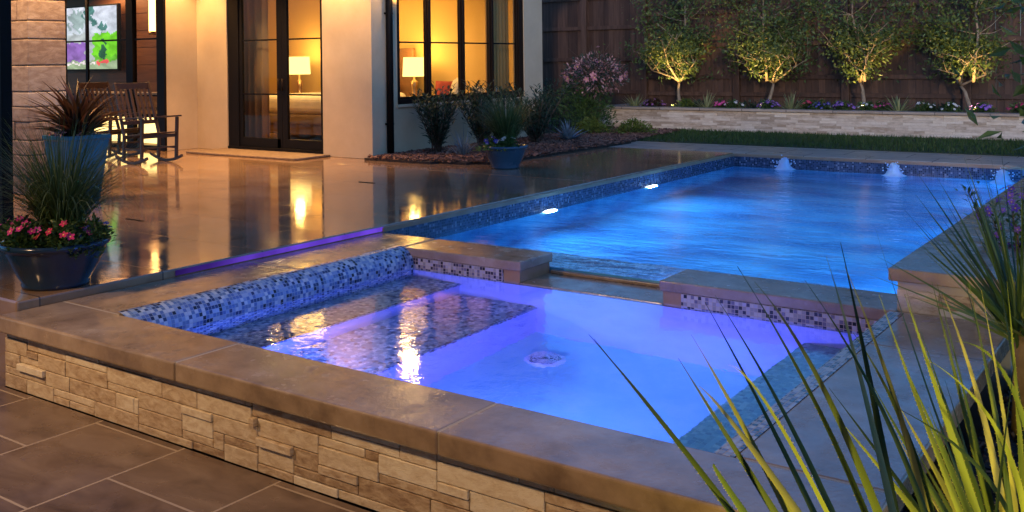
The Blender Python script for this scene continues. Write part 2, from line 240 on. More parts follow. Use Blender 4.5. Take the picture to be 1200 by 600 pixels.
# ------------------------------------------------------------------ mesh helper
class MB:
    def __init__(s): s.v = []; s.f = []; s.r = []; s.uv = {}; s.smooth = []; s.mi = {}
    def face(s, idx, r=.5, uv=None, sm=False):
        s.f.append(idx); s.r.append(r); s.smooth.append(sm)
        if uv: s.uv[len(s.f) - 1] = uv
    def quad(s, a, b, c, d, r=.5):
        n = len(s.v); s.v += [a, b, c, d]; s.face((n, n+1, n+2, n+3), r)
    def tri(s, a, b, c, r=.5):
        n = len(s.v); s.v += [a, b, c]; s.face((n, n+1, n+2), r)
    def box(s, x0, x1, y0, y1, z0, z1, r=.5, skip=''):
        n = len(s.v)
        s.v += [(x0,y0,z0),(x1,y0,z0),(x1,y1,z0),(x0,y1,z0),(x0,y0,z1),(x1,y0,z1),(x1,y1,z1),(x0,y1,z1)]
        for k, q in (('d',(0,3,2,1)),('u',(4,5,6,7)),('f',(0,1,5,4)),('r',(1,2,6,5)),('b',(2,3,7,6)),('l',(3,0,4,7))):
            if k not in skip: s.face(tuple(n+i for i in q), r)
        return s
    def obox(s, c, ax, ay, az, r=.5):
        """oriented box: centre and three half-axis vectors"""
        c, ax, ay, az = map(Vector, (c, ax, ay, az)); n = len(s.v)
        for sz in (-1, 1):
            for sx, sy in ((-1,-1),(1,-1),(1,1),(-1,1)): s.v.append(tuple(c + ax*sx + ay*sy + az*sz))
        for q in ((0,3,2,1),(4,5,6,7),(0,1,5,4),(1,2,6,5),(2,3,7,6),(3,0,4,7)): s.face(tuple(n+i for i in q), r)
        return s
    def bar(s, a, b, w, h, up=(0,0,1), r=.5):
        a, b = Vector(a), Vector(b); d = b - a; l = d.length; d.normalize(); up = Vector(up)
        x = d.cross(up)
        if x.length < 1e-4: x = d.cross(Vector((1,0,0)))
        x.normalize(); y = x.cross(d); return s.obox((a+b)/2, x*w/2, d*l/2, y*h/2, r)
    def tube(s, pts, radii, n=8, r=.5, cap=True):
        pts = [Vector(p) for p in pts]; base = len(s.v)
        if not hasattr(radii, '__len__'): radii = [radii]*len(pts)
        prev = None
        for i, p in enumerate(pts):
            d = (pts[min(i+1, len(pts)-1)] - pts[max(i-1, 0)]).normalized()
            if prev is None: x = d.orthogonal().normalized()
            else: x = (prev - d*prev.dot(d)).normalized()
            prev = x; y = d.cross(x)
            for k in range(n):
                a = 2*PI*k/n; s.v.append(tuple(p + (x*math.cos(a) + y*math.sin(a))*radii[i]))
        for i in range(len(pts)-1):
            for k in range(n):
                a = base+i*n+k; b = base+i*n+(k+1)%n; s.face((a, b, b+n, a+n), r, None, True)
        if cap:
            s.face(tuple(base+k for k in range(n))[::-1], r); s.face(tuple(base+(len(pts)-1)*n+k for k in range(n)), r)
        return s
    def lathe(s, c, prof, n=32, r=.5):
        base = len(s.v)
        for (rad, z) in prof:
            for k in range(n):
                a = 2*PI*k/n; s.v.append((c[0]+rad*math.cos(a), c[1]+rad*math.sin(a), c[2]+z))
        for i in range(len(prof)-1):
            for k in range(n):
                a = base+i*n+k; b = base+i*n+(k+1)%n; s.face((a, b, b+n, a+n), r, None, True)
        return s
    def leaf(s, p, d, ln, w, nrm, r=.5):
        p = Vector(p); d = Vector(d).normalized(); x = d.cross(Vector(nrm))
        if x.length < 1e-4: x = d.orthogonal()
        x.normalize(); up = x.cross(d)
        a = p; m = p + d*ln*.5; t = p + d*ln - up*ln*.12
        n = len(s.v); s.v += [tuple(a), tuple(m + x*w/2 + up*w*.15), tuple(t), tuple(m - x*w/2 + up*w*.15), tuple(m + d*0 - up*w*.05)]
        s.face((n, n+1, n+4), r); s.face((n+1, n+2, n+4), r); s.face((n+2, n+3, n+4), r); s.face((n+3, n, n+4), r)
    def blade(s, base, tip, w, droop=.1, seg=6, r=.5, side=None, fold=.25, up=(0,0,1), wide=.3):
        """tapered folded leaf from base to tip, bowed upwards by droop"""
        b, t = Vector(base), Vector(tip); d = t - b; ln = d.length
        upv = Vector(up); x = d.cross(upv)
        if side is not None: x = Vector(side)
        if x.length < 1e-5: x = Vector((1,0,0))
        x.normalize(); nn = x.cross(d).normalized(); n0 = len(s.v); pts = []
        for i in range(seg+1):
            q = i/seg; c = b + d*q + nn*(math.sin(q*PI)*droop*ln*.5)
            ww = w*(1 - max(0, (q-wide)/(1-wide))**1.3)*.5*(0.75+.25*min(1, q/.2)) if q < 1 else .0008
            ww = max(ww, .0006)
            s.v += [tuple(c - x*ww + nn*ww*fold*2), tuple(c), tuple(c + x*ww + nn*ww*fold*2)]; pts.append((c, x, nn, ww))
        for i in range(seg):
            a = n0 + i*3
            s.face((a, a+1, a+4, a+3), r, None, True); s.face((a+1, a+2, a+5, a+4), r, None, True)
        return pts
    def pblade(s, ctl, w, seg=14, r=.5, side=(1,0,0), fold=.12, wide=.10):
        ctl = [Vector(c) for c in ctl]; n0 = len(s.v); pts = []; x = Vector(side)
        for i in range(seg+1):
            q = i/seg; a, b, c = ctl
            p = a*(1-q)**2 + b*2*q*(1-q) + c*q*q; d = ((b-a)*(1-q) + (c-b)*q).normalized()
            xx = (x - d*x.dot(d)).normalized(); nn = xx.cross(d).normalized()
            ww = max(.0006, w*.5*(1 - max(0, (q-wide)/(1-wide))**1.25)*(.75+.25*min(1, q/.2)))
            s.v += [tuple(p - xx*ww + nn*ww*fold*2), tuple(p), tuple(p + xx*ww + nn*ww*fold*2)]; pts.append((p, xx, nn, ww))
        for i in range(seg):
            a = n0 + i*3
            s.face((a, a+1, a+4, a+3), r, None, True); s.face((a+1, a+2, a+5, a+4), r, None, True)
        return pts
    def build(s, name, mat, parent=None, bevel=0, seg=2, label=None):
        off = Vector((0,0,0)); q = parent
        while q is not None: off += q.location; q = q.parent
        me = bpy.data.meshes.new(name)
        me.from_pydata([tuple(Vector(v)-off) for v in s.v], [], s.f)
        me.polygons.foreach_set('use_smooth', s.smooth)
        at = me.attributes.new('rnd', 'FLOAT', 'FACE'); at.data.foreach_set('value', s.r)
        uvl = me.uv_layers.new(name='uv'); data = [0.0]*(len(me.loops)*2); li = 0
        for pi, p in enumerate(me.polygons):
            if pi in s.uv:
                for k, l in enumerate(p.loop_indices): data[2*l], data[2*l+1] = s.uv[pi][k]
            else:
                nx, ny, nz = map(abs, p.normal)
                for l in p.loop_indices:
                    v = s.v[me.loops[l].vertex_index]
                    if nz >= nx and nz >= ny: a, b = v[0], v[1]
                    elif nx >= ny: a, b = v[1], v[2]
                    else: a, b = v[0], v[2]
                    data[2*l], data[2*l+1] = a, b
        uvl.data.foreach_set('uv', data)
        for mt_ in (mat if isinstance(mat, (list, tuple)) else [mat]): me.materials.append(mt_)
        for k, v in s.mi.items(): me.polygons[k].material_index = v
        o = bpy.data.objects.new(name, me); COL.objects.link(o)
        if parent is not None: o.parent = parent
        if bevel:
            md = o.modifiers.new('bevel', 'BEVEL'); md.width = bevel; md.segments = seg; md.limit_method = 'ANGLE'; md.angle_limit = math.radians(50)
        if label: o['label'] = label
        return o
def tag(o, label, cat, group=None, kind=None):
    if label: o['label'] = label
    if cat: o['category'] = cat
    if group: o['group'] = group
    if kind: o['kind'] = kind
    return o
def thing(name, label, cat, loc=(0,0,0), group=None):
    o = bpy.data.objects.new(name, None); COL.objects.link(o); o.location = loc; o.empty_display_size = .1
    return tag(o, label, cat, group)
def struct(o): o['kind'] = 'structure'; return o
def lamp(name, typ, loc, color, energy, **kw):
    l = bpy.data.lights.new(name, typ); l.color = color; l.energy = energy
    tgt = kw.pop('target', None)
    for k, v in kw.items(): setattr(l, k, v)
    o = bpy.data.objects.new(name, l); COL.objects.link(o); o.location = loc
    if tgt is not None: o.rotation_euler = (Vector(tgt)-Vector(loc)).to_track_quat('-Z', 'Y').to_euler()
    return o
def up_vec(r=R): return Vector((r.gauss(0,1), r.gauss(0,1), r.gauss(0,1))).normalized()

# ------------------------------------------------------------------ levels
ZC = -.055           # top of the spa coping
WS = -.216           # spa water
WP = -.192           # pool water
ZT = -.50            # lower terrace
XL, XR = -6.05, -1.55
YF, YI, YD, YB = 3.12, 3.55, 6.11, 6.56   # front edge, inner edge, divider front, divider back
YP = 14.55           # pool far edge

# ------------------------------------------------------------------ ground and paving
gb = MB(); gb.quad((-80,-60,-2.2),(80,-60,-2.2),(80,90,-2.2),(-80,90,-2.2)); struct(gb.build('ground', M['soil']))
t = MB(); t.box(-14, -.9, -4, 3.165, -.9, ZT); t.box(-14,-6.05,3.165,3.25,-.9,ZT); struct(t.build('lower_terrace', M['terrace']))
p = MB(); p.box(-30, XL-.002, 3.25, 10.3, -2.0, 0); p.box(-30, -10.36, 10.3, 18.0, -2.0, -.004); p.box(-10.36+.002, XL-.002, 10.3, YP, -2.0, 0)
struct(p.build('patio', M['patio'], bevel=.012))
d = MB(); d.box(-10.34, 9, YP, 15.85, -2.0, .0-.001); struct(d.build('pool_deck', M['deck_pale'], bevel=.01))
b = MB(); b.box(-14, 9, 15.85, 22, -2.0, -.03); struct(b.build('garden_ground', M['soil']))

# wall of fitted ledge stones on a vertical plane; u runs along, w is up, out is the outward normal
def ledge(mb, origin, udir, ndir, length, height, cell=.05, rr=R, wmin=3, wmax=9, hmax=2, prot=(0,.004,.008,.02), gap=.0015, depth=.03):
    o = Vector(origin); U = Vector(udir); Nn = Vector(ndir); nu = int(length/cell); nz = max(1, round(height/cell)); cz = height/nz; cu = length/nu
    occ = [[False]*nu for _ in range(nz)]
    for z in range(nz):
        for u in range(nu):
            if occ[z][u]: continue
            w = rr.randint(wmin, wmax); h = rr.choice([1]*2 + [2]*(hmax > 1)*3 + [3]*(hmax > 2)*2)
            w = min(w, nu-u); k = 0
            while k < w and not occ[z][u+k]: k += 1
            w = k; h = min(h, nz-z)
            for hh in range(1, h):
                if any(occ[z+hh][u+j] for j in range(w)): h = hh; break
            for hh in range(h):
                for j in range(w): occ[z+hh][u+j] = True
            pr = rr.choice(prot) + rr.uniform(0, .003)
            if h >= 2 or z == 0 or z+h >= nz: pr = min(pr, .007)
            a = u*cu + gap; bq = (u+w)*cu - gap; z0 = z*cz + gap; z1 = (z+h)*cz - gap
            c = o + U*((a+bq)/2) + Vector((0,0,(z0+z1)/2)) + Nn*((pr-depth)/2)
            mb.obox(c, U*(bq-a)/2, Nn*((pr+depth)/2), Vector((0,0,(z1-z0)/2)), rr.random())

# ------------------------------------------------------------------ spa
spa = thing('spa', 'raised rectangular spa with brown stone coping, ledge stone front and violet lit water', 'spa', (-3.6, 3.3, ZT))
wl = MB(); wl.box(-6.045, -.97, 3.20, YI-.004, -1.5, ZC-.101); wl.build('wall_core', M['dark_core'], spa)
lw = MB(); ledge(lw, (-6.05, 3.18, ZT), (1,0,0), (0,-1,0), 5.1, .345, rr=random.Random(21), cell=.041, wmin=4, wmax=13, hmax=2, prot=(0,.003,.009,.015,.020,.026), gap=.0025); lw.build('ledge_stone_face', M['travertine'], spa, bevel=.0022, seg=1)
def slab(x0, x1, y0, y1, z0, z1, nm='coping_slab', par=spa, mat=None, bev=.012, g=.003):
    m = MB(); m.box(x0+g, x1-g, y0+g, y1-g, z0, z1); return m.build(nm, mat or M['coping'], par, bevel=bev, seg=3)
CT = .10
for a, bb in ((-6.047, -4.31), (-4.31, -2.59), (-2.59, -.90)): slab(a, bb, YF, YI, ZC-CT, ZC)
slab(-6.047, -5.42, YI, 5.05, ZC-CT, ZC); slab(-6.047, -5.42, 5.05, YB-.003, ZC-CT, ZC)
slab(-1.49, -.90, YI, 5.34, ZC-CT, ZC); slab(-1.49, -.90, 5.34, YD+.0, ZC-CT, ZC)
gr = MB(); gr.box(-6.04, -.91, YF+.012, YI-.012, ZC-CT+.004, ZC-.0025); gr.box(-6.04, -5.43, YI-.012, YB-.01, ZC-CT+.004, ZC-.0025); gr.box(-1.48,-.91,YI-.012,YD-.01,ZC-CT+.004,ZC-.0025)
gr.build('grout_joint', M['grout'], spa)
# rolled mosaic edge on the left side
rl = MB(); y0, y1 = YI, YD+.002; prof = []; rad = .135
for i in range(13):
    a = PI*.5*(i/12)*1.12
    prof.append((-5.45 + .0 + rad*math.sin(a)*1.15, ZC - rad + rad*math.cos(a)))
prof += [(prof[-1][0]+.002, -.30), (prof[-1][0]+.0, -.50)]
arc = [0]
for i in range(1, len(prof)): arc.append(arc[-1] + math.dist(prof[i], prof[i-1]))
ny = 1
for i in range(len(prof)-1):
    n = len(rl.v); (xa, za), (xb, zb) = prof[i], prof[i+1]
    rl.v += [(xa,y0,za+.012),(xa,y1,za+.012),(xb,y1,zb+.012),(xb,y0,zb+.012)]
    rl.face((n,n+3,n+2,n+1), .5, [(y0,arc[i]),(y0,arc[i+1]),(y1,arc[i+1]),(y1,arc[i])], False)
rl.build('rolled_mosaic_edge', M['mosaic_blue'], spa)
# shell: steps, walls, floor
XS = -5.295
s1 = MB(); s1.box(XS-.1, -4.82, YI, YD, -.9, -.50, skip='dlbfr'); s1.box(-4.82, -4.10, YI, YD, -1.2, -.80, skip='dlbfr'); s1.build('mosaic_step', M['mosaic_step'], spa)
rs = MB(); rs.quad((-4.82,YI,-.80),(-4.82,YD,-.80),(-4.82,YD,-.50),(-4.82,YI,-.50)); rs.quad((-4.10,YI,-1.4),(-4.10,YD,-1.4),(-4.10,YD,-.80),(-4.10,YI,-.80))
rs.quad((XR+.06,YI,-1.4),(XR+.06,YI,ZC-.1),(XR+.06,YD,ZC-.1),(XR+.06,YD,-1.4)); rs.quad((-5.5,YI,-1.4),(XR+.06,YI,-1.4),(XR+.06,YI,ZC-.03),(-5.5,YI,ZC-.03))
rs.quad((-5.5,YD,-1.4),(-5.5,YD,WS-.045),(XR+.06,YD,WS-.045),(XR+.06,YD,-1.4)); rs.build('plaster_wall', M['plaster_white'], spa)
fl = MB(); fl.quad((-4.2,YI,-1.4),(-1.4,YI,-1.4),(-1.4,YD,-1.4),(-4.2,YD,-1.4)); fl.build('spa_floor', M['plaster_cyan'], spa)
bn = MB(); bn.box(-2.09, XR+.059, YI+.001, YD-.001, -1.399, -.60, skip='dr'); bn.build('bench', M['bench_teal'], spa)
tr = MB(); tr.box(-4.83,-4.805,YI,YD-.002,-.53,-.495); tr.box(-4.115,-4.09,YI,YD-.002,-.83,-.795); tr.build('step_trim', M['mosaic_blue'], spa)
et = MB(); et.box(-1.57, -1.489, YI, YD-.002, -.6, ZC-.004, skip='d'); et.build('mosaic_edge_trim', M['mosaic_mix'], spa)
fi = MB(); fi.box(-5.42,-1.57,YI-.001,YI+.004,-.4,ZC-.03); fi.build('inner_tile_band', M['mosaic_blue'], spa)
dr = MB()
for r0_ in (.115, .085, .055, .028): dr.lathe((-3.73, 5.66, -1.4), [(r0_+.010,.022),(r0_+.008,.034),(r0_,.036),(r0_-.006,.022)], 32)
dr.lathe((-3.73, 5.66, -1.4), [(.14,.0),(.13,.018),(.125,.02)], 32); dr.build('floor_drain', plain('white_drain_plastic', (.85,.85,.85), .4), spa)
dr = MB(); dr.lathe((-3.73, 5.66, -1.4), [(.001,.014),(.126,.014)], 32); dr.build('drain_sump', plain('drain_shadow_plastic', (.10,.14,.2), .6), spa)
# divider: two raised caps and the spillway between them
def divider(x0, x1):
    m = MB(); m.box(x0+.02, x1-.02, YD+.02, YB-.02, -1.4, ZC-.072); o = m.build('divider_wall', M['coping_side'], spa)
    m = MB(); m.box(x0, x1, YD, YB, ZC-.07, ZC); m.build('divider_cap', M['coping'], spa, bevel=.008, seg=2)
    m = MB(); a = x0+.0 if x0 < -5 else x0+.16; e = x1-.17 if x0 < -5 else x1
    m.box(a, e, YD+.008, YD+.0185, WS-.05, ZC-.074); m.build('divider_tile_face', M['mosaic_mix'], spa)
divider(-5.40, -4.24); divider(-3.09, -1.535)
m = MB(); m.box(-6.04,-5.40,YB-.05,YB-.004,-1.4,ZC-CT); m.build('divider_wall', M['coping_side'], spa)
m = MB(); m.box(-4.262, -3.068, YD+.003, YB, -1.4, WS+.006); m.build('spillway', M['coping'], spa, bevel=.006)
m = MB(); m.box(-4.235,-3.095,YB-.045,YB-.002,WS+.007,WP+.008); m.build('spillway_lip', M['coping'], spa, bevel=.005)
w = MB(); w.quad((-5.42,YI-.01,WS),(-1.5,YI-.01,WS),(-1.5,YD+.012,WS),(-5.42,YD+.012,WS)); struct(w.build('spa_water', M['spa_water']))

m = MB(); m.box(XL+.001, XL+.006, 4.4, YB+.02, -.048, -.010); sm_, nt_, b_ = newmat('violet_edge_glow'); e_ = N(nt_, 'ShaderNodeEmission'); e_.inputs[0].default_value = (.13,.05,.60,1); tc_ = N(nt_, 'ShaderNodeTexCoord'); sp_ = N(nt_, 'ShaderNodeSeparateXYZ'); L(nt_, tc_.outputs['Object'], sp_.inputs[0])
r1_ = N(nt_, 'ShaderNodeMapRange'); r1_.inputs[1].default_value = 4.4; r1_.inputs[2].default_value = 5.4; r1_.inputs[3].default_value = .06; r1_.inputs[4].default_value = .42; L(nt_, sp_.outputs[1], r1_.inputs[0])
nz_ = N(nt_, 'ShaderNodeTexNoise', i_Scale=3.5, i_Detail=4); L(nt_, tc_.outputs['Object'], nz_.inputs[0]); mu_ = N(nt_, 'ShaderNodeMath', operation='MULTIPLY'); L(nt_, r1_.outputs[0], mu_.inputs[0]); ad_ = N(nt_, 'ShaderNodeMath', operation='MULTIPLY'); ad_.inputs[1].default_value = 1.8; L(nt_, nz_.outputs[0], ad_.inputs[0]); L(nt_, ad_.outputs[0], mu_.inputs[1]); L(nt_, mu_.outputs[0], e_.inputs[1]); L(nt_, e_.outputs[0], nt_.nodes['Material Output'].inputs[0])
ls = m.build('painted_edge_glow', sm_); tag(ls, 'violet glow added as a thin emissive strip on the patio edge beside the spa', 'painted glow')  # emission paints the violet glow onto the patio riser
# ------------------------------------------------------------------ pool
pool = thing('swimming_pool', 'long rectangular swimming pool with blue lit water and mosaic waterline', 'pool', (-3.8, 10, -1.7))
m = MB(); D = -1.6
m.quad((XL-.1,YB-.1,D),(XR+.1,YB-.1,D),(XR+.1,YP+.1,D),(XL-.1,YP+.1,D)); m.build('pool_floor', M['plaster_pool'], pool)
m = MB(); 
m.quad((XL,YB,D),(XL,YP,D),(XL,YP,-.36),(XL,YB,-.36)); m.quad((XR,YB,D),(XR,YP,D),(XR,YP,-.36),(XR,YB,-.36)); m.quad((XL,YB+.001,D),(XR,YB+.001,D),(XR,YB+.001,-.17),(XL,YB+.001,-.17)); m.quad((XL,YP-.001,D),(XR,YP-.001,D),(XR,YP-.001,-.36),(XL,YP-.001,-.36))
m.build('pool_wall', M['plaster_pool'], pool)
m = MB(); m.box(XL-.001,XL+.012,YB,YP,-.36,-.057); m.box(XL+.012,XR,YP-.012,YP+.0,-.36,-.057); m.box(XR-.012,XR,YB,YP-.012,-.36,.11); m.build('waterline_tile', M['mosaic_pool'], pool)
m = MB(); m.box(XL-.02,XL+.02,YB,YP+.02,-.055,-.045+.03); m.box(XL+.02,XR,YP-.02,YP,-.055,-.012); m.build('coping_lip', M['coping_side'], pool, bevel=.004)
m = MB(); m.box(XL+.001, XR-.001, YB+.002, YB+1.0, -1.59, -.62, skip='d'); m.build('tanning_ledge', M['mosaic_step'], pool)
for yy in (9.3, 11.75):
    m = MB(); m.v = []; n = 20
    for k in range(n): a = 2*PI*k/n; m.v.append((XL+.03, yy+.12*math.cos(a), -.36+.085*math.sin(a)))
    m.face(tuple(range(n))); m.build('pool_light', emitmat('pool_lamp_glass', (.8,.93,1), 30), pool)
w = MB(); w.quad((XL+.0,YB-.01,WP),(XR,YB-.01,WP),(XR,YP,WP),(XL+.0,YP,WP)); struct(w.build('pool_water', M['pool_water']))

# raised wall to the right of the pool
rw = thing('raised_stone_wall', 'raised stone pool wall with thick brown cap at the right end of the spa', 'wall', (-1.2, 7, ZC))
m = MB(); m.box(-1.535, -.93, YD+.05, 18, -1.4, .123); m.build('wall_core', M['grout'], rw)
m = MB(); ledge(m, (-1.54, YD+.048, ZC-.01), (1,0,0), (0,-1,0), .61, .132, cell=.044, rr=random.Random(4), wmin=4, wmax=8); m.build('ledge_stone_face', M['travertine'], rw, bevel=.002, seg=1)
yy = YD-.02; cuts = [YD-.02, 7.9, 9.8, 11.7, 13.6, 15.5, 18.05]
for a, bb in zip(cuts, cuts[1:]): slab(-1.575, -.88, a, bb, .125, .20, 'cap_slab', rw, M['coping'], .008, .002)

# bubbling fountain jets in the pool
M['froth'] = None
mm, nt, bs = newmat('frothy_water'); bs.inputs['Base Color'].default_value = (.6,.78,1,1); bs.inputs['Roughness'].default_value = .35; bs.inputs['Transmission Weight'].default_value = .25; bs.inputs['IOR'].default_value = 1.2
bs.inputs['Subsurface Weight'].default_value = .3
M['froth'] = mm
for i, (fx, fy, lb) in enumerate(((-5.17, 14.35, 'bubbling water jet nearest the far left corner of the pool'), (-3.6, 14.3, 'bubbling water jet midway along the far edge of the pool'), (-2.2, 14.1, 'bubbling water jet beside the raised wall at the far right of the pool'))):
    rr = random.Random(40+i); m = MB(); n = 20; base = 0
    prof = [(.17, -.01), (.12, .012), (.09, .04), (.075, .08), (.062, .12), (.045, .15), (.02, .17), (0.001, .172)]
    m.lathe((fx, fy, WP), prof, n)
    m.v = [(x+rr.uniform(-.012,.012), y+rr.uniform(-.012,.012), z+rr.uniform(-.008,.012)) for x, y, z in m.v]
    for k in range(40):
        a = rr.uniform(0, 2*PI); q = rr.uniform(.03,.17); z = WP+rr.uniform(.02,.22)*(1-q*3)+.02; s_ = rr.uniform(.004,.009)
        m.obox((fx+q*math.cos(a), fy+q*math.sin(a), max(z, WP+.01)), (s_,0,0), (0,s_,0), (0,0,s_))
    o = m.build('fountain_jet', M['froth']); tag(o, lb, 'fountain jet', 'fountain jets at the far end of the pool')

# ------------------------------------------------------------------ house
XW, YW = -10.36, 11.05; HT = 3.9
house = thing('house', 'white stucco house with dark framed glass doors and a tall window', 'house', (-12, 12, 0))
m = MB()
# door wall
m.box(-14.51, -13.71, YW, YW+.25, 0, HT); m.box(-11.41, XW, YW, YW+.25, 0, HT); m.box(-13.71, -11.41, YW, YW+.25, 2.9, HT)
# return wall and frame-side
m.box(-14.66, -14.513, 10.42, YW+.7, 0, HT)
# window wall
m.box(XW-.25, XW-.002, YW+.25, 11.63, 0, HT); m.box(XW-.25, XW-.002, 15.14, 15.75, 0, HT); m.box(-24, XW-.25, 15.605, 15.75, 0, HT); m.box(XW-.25, XW-.002, 11.63, 15.14, 0, .80); m.box(XW-.25, XW-.002, 11.63, 15.14, 2.9, HT)
m.box(-24, -14.66, 10.42, 10.6, 2.9, HT)
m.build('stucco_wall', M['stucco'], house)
m = MB(); m.box(-22, XW-.252, 15.5, 15.6, 0, 3.2); m.box(-18.3,-18.1,12.05,15.5,0,3.2); m.box(-14.75,-14.661,10.7,11.95,0,3.2); m.box(-22,-14.75,11.98,12.05,0,3.2)
m.build('room_wall', M['int_wall'], house)
m = MB(); m.box(-18.1, XW-.25, 12.06, 15.5, -.003, .006); m.box(-14.5, XW-.25, YW+.25, 12.06, -.003, .006); m.box(-22,-14.75,10.6,11.9,-.003,.005); m.build('room_floor', M['int_floor'], house)
m = MB(); m.box(-22, XW-.25, YW+.25, 15.5, 3.1, 3.2); m.box(-22,-14.66,10.6,YW+.25,3.1,3.2); m.build('room_ceiling', M['int_wall'], house)
m = MB(); m.box(-22, -14.76, 11.88, 11.97, .0, 3.1)
for k in range(9): m.box(-22, -14.76, 11.865, 11.885, .12+k*.34, .12+k*.34+.325, R.random())
m.build('wood_panel_wall', M['panelwood'], house)
# roof, soffit and porch roof
m = MB(); m.box(-24, -9.9, 11.32, 16.3, HT+.003, HT+.25); m.box(-24, -9.96, 4.9, 11.32, 3.55, 3.9); 
n = len(m.v); m.v += [(-24,4.9,4.16),(-9.9,11.2,4.16),(-9.9,16.3,4.16),(-24,16.3,4.16),(-16,12.5,6.0),(-13,13,6.0)]
m.face((n,n+1,n+4),.5); m.face((n+1,n+2,n+5,n+4),.5); m.face((n+2,n+3,n+5),.5); m.face((n+3,n,n+4,n+5),.5); m.build('roof', M['roof'], house)
m = MB()
for k in range(47): m.box(-24, -9.97, 4.92+k*.132, 4.92+k*.132+.128, 3.52, 3.549, R.random())
m.build('porch_ceiling', M['soffit'], house)
def frame_y(par, x0, x1, z0, z1, y, nm='door_frame'): pass
# french door (faces -Y)
door = MB(); y = YW
door.box(-13.71, -13.44, y+.02, y+.12, .02, 2.9); door.box(-11.46, -11.41, y+.02, y+.12, .02, 2.9); door.box(-13.44, -11.46, y+.02, y+.12, 2.72, 2.9); door.box(-13.71, -11.41, y-.003, y+.14, .0, .075)
do = door.build('door_frame', M['bronze'], house, bevel=.004)
for a, bb in ((-13.44, -12.39), (-12.385, -11.46)):
    m = MB(); m.box(a, a+.07, y+.04, y+.09, .08, 2.72); m.box(bb-(.12 if bb < -12 else .035), bb, y+.04, y+.09, .08, 2.72) ; m.box(a+.07, bb-.035, y+.04, y+.09, .08, .23); m.box(a+.07, bb-.035, y+.04, y+.09, 2.6, 2.72)
    if a > -12.5: m.box(a+.07, a+.12, y+.04, y+.09, .23, 2.6)
    dl = m.build('french_door', M['bronze'], house, bevel=.003)
    for z0 in (1.845, .945):
        m = MB(); m.box(a+.07, bb-.035, y+.052, y+.078, z0, z0+.025); m.build('glazing_bar', M['bronze'], dl)
    m = MB(); m.quad((a+.05,y+.065,.2),(bb-.03,y+.065,.2),(bb-.03,y+.065,2.65),(a+.05,y+.065,2.65)); m.build('pane', M['glass'], dl)
    m = MB(); hx = -12.44 if a < -12.5 else -12.34; m.tube([(hx, y+.0, 1.02),(hx, y+.0, 1.22)], .011, 8); m.tube([(hx, y+.04, 1.04),(hx,y,1.04)], .008, 6); m.tube([(hx, y+.04, 1.2),(hx,y,1.2)], .008, 6); m.build('handle', M['bronze2'], dl)
# window (faces +X)
x = XW
m = MB(); m.box(x-.12, x-.02, 11.63, 11.70, .80, 2.9); m.box(x-.12, x-.02, 15.0, 15.14, .80, 2.9); m.box(x-.12, x-.02, 11.7, 15.0, .80, .87); m.box(x-.12, x-.02, 11.7, 15.0, 2.83, 2.9)
for yy in (12.445, 13.345, 14.18): m.box(x-.13, x-.015, yy-.028, yy+.028, .87, 2.83)
wf = m.build('window', M['bronze2'], house, bevel=.004)
for a, bb in ((11.70,12.417),(12.473,13.317),(13.373,14.152),(14.208,15.0)):
    m = MB(); m.box(x-.10, x-.04, a, a+.035, .87, 2.83); m.box(x-.10, x-.04, bb-.035, bb, .87, 2.83); m.box(x-.10, x-.04, a+.035, bb-.035, .87, .915); m.box(x-.10, x-.04, a+.035, bb-.035, 2.79, 2.83); m.build('sash', M['bronze2'], wf, bevel=.003)
for a, bb in ((11.735,12.382),(12.508,13.282),(13.408,14.117),(14.243,14.965)):
    m = MB(); m.box(x-.085, x-.055, a, bb, 1.765, 1.79); m.build('glazing_bar', M['bronze'], wf)
m = MB(); m.quad((x-.07,11.70,.87),(x-.07,15.0,.87),(x-.07,15.0,2.83),(x-.07,11.7,2.83)); m.build('pane', M['glass'], wf)
m = MB(); m.box(x-.14, x+.035, 11.60, 15.17, .755, .797); m.build('window_sill', M['stucco'], wf, bevel=.004)
m = MB(); m.tube([(XW+.05, 11.40, .05),(XW+.05, 11.40, 3.9)], .055, 12)
for z in (.5, 2.2, 3.4): m.box(XW, XW+.07, 11.335, 11.465, z, z+.03)
m.build('downspout', M['bronze'], house)
# glass wall of the living room
gy = 10.5
gw = MB(); gw.box(-14.66-.16, -14.66, gy-.05, gy+.06, 0, 2.9); gw.box(-19.6,-19.45,gy-.05,gy+.06,0,2.9); gw.box(-19.45,-14.82,gy-.05,gy+.06,2.75,2.9); gw.box(-19.45,-14.82,gy-.05,gy+.06,0,.07); gw.box(-15.72, -15.52, gy-.04, gy+.05, .07, 2.75); gw.box(-17.9,-17.72,gy-.04,gy+.05,.07,2.75)
gw.box(-14.70,-14.51,10.38,10.425,0,2.9)
gf = gw.build('glass_wall_frame', M['bronze'], house, bevel=.004)
m = MB(); m.box(-17.01,-16.94,gy-.015,gy+.02,.07,2.75); m.build('glazing_bar', M['bronze'], gf)
for z0 in (1.905,.92): m = MB(); m.box(-19.45,-14.82,gy-.012,gy+.018,z0,z0+.03); m.build('glazing_bar', M['bronze'], gf)
m = MB(); m.quad((-19.45,gy+.003,.05),(-14.82,gy+.003,.05),(-14.82,gy+.003,2.8),(-19.45,gy+.003,2.8)); m.build('pane', M['glass_dark'], gf)
m = MB(); m.box(-13.84, -11.25, 10.30, YW-.004, .0+.001, .032); tag(m.build('door_threshold', M['threshold'], None, bevel=.008), 'rough stone threshold slab in front of the french doors', 'threshold')

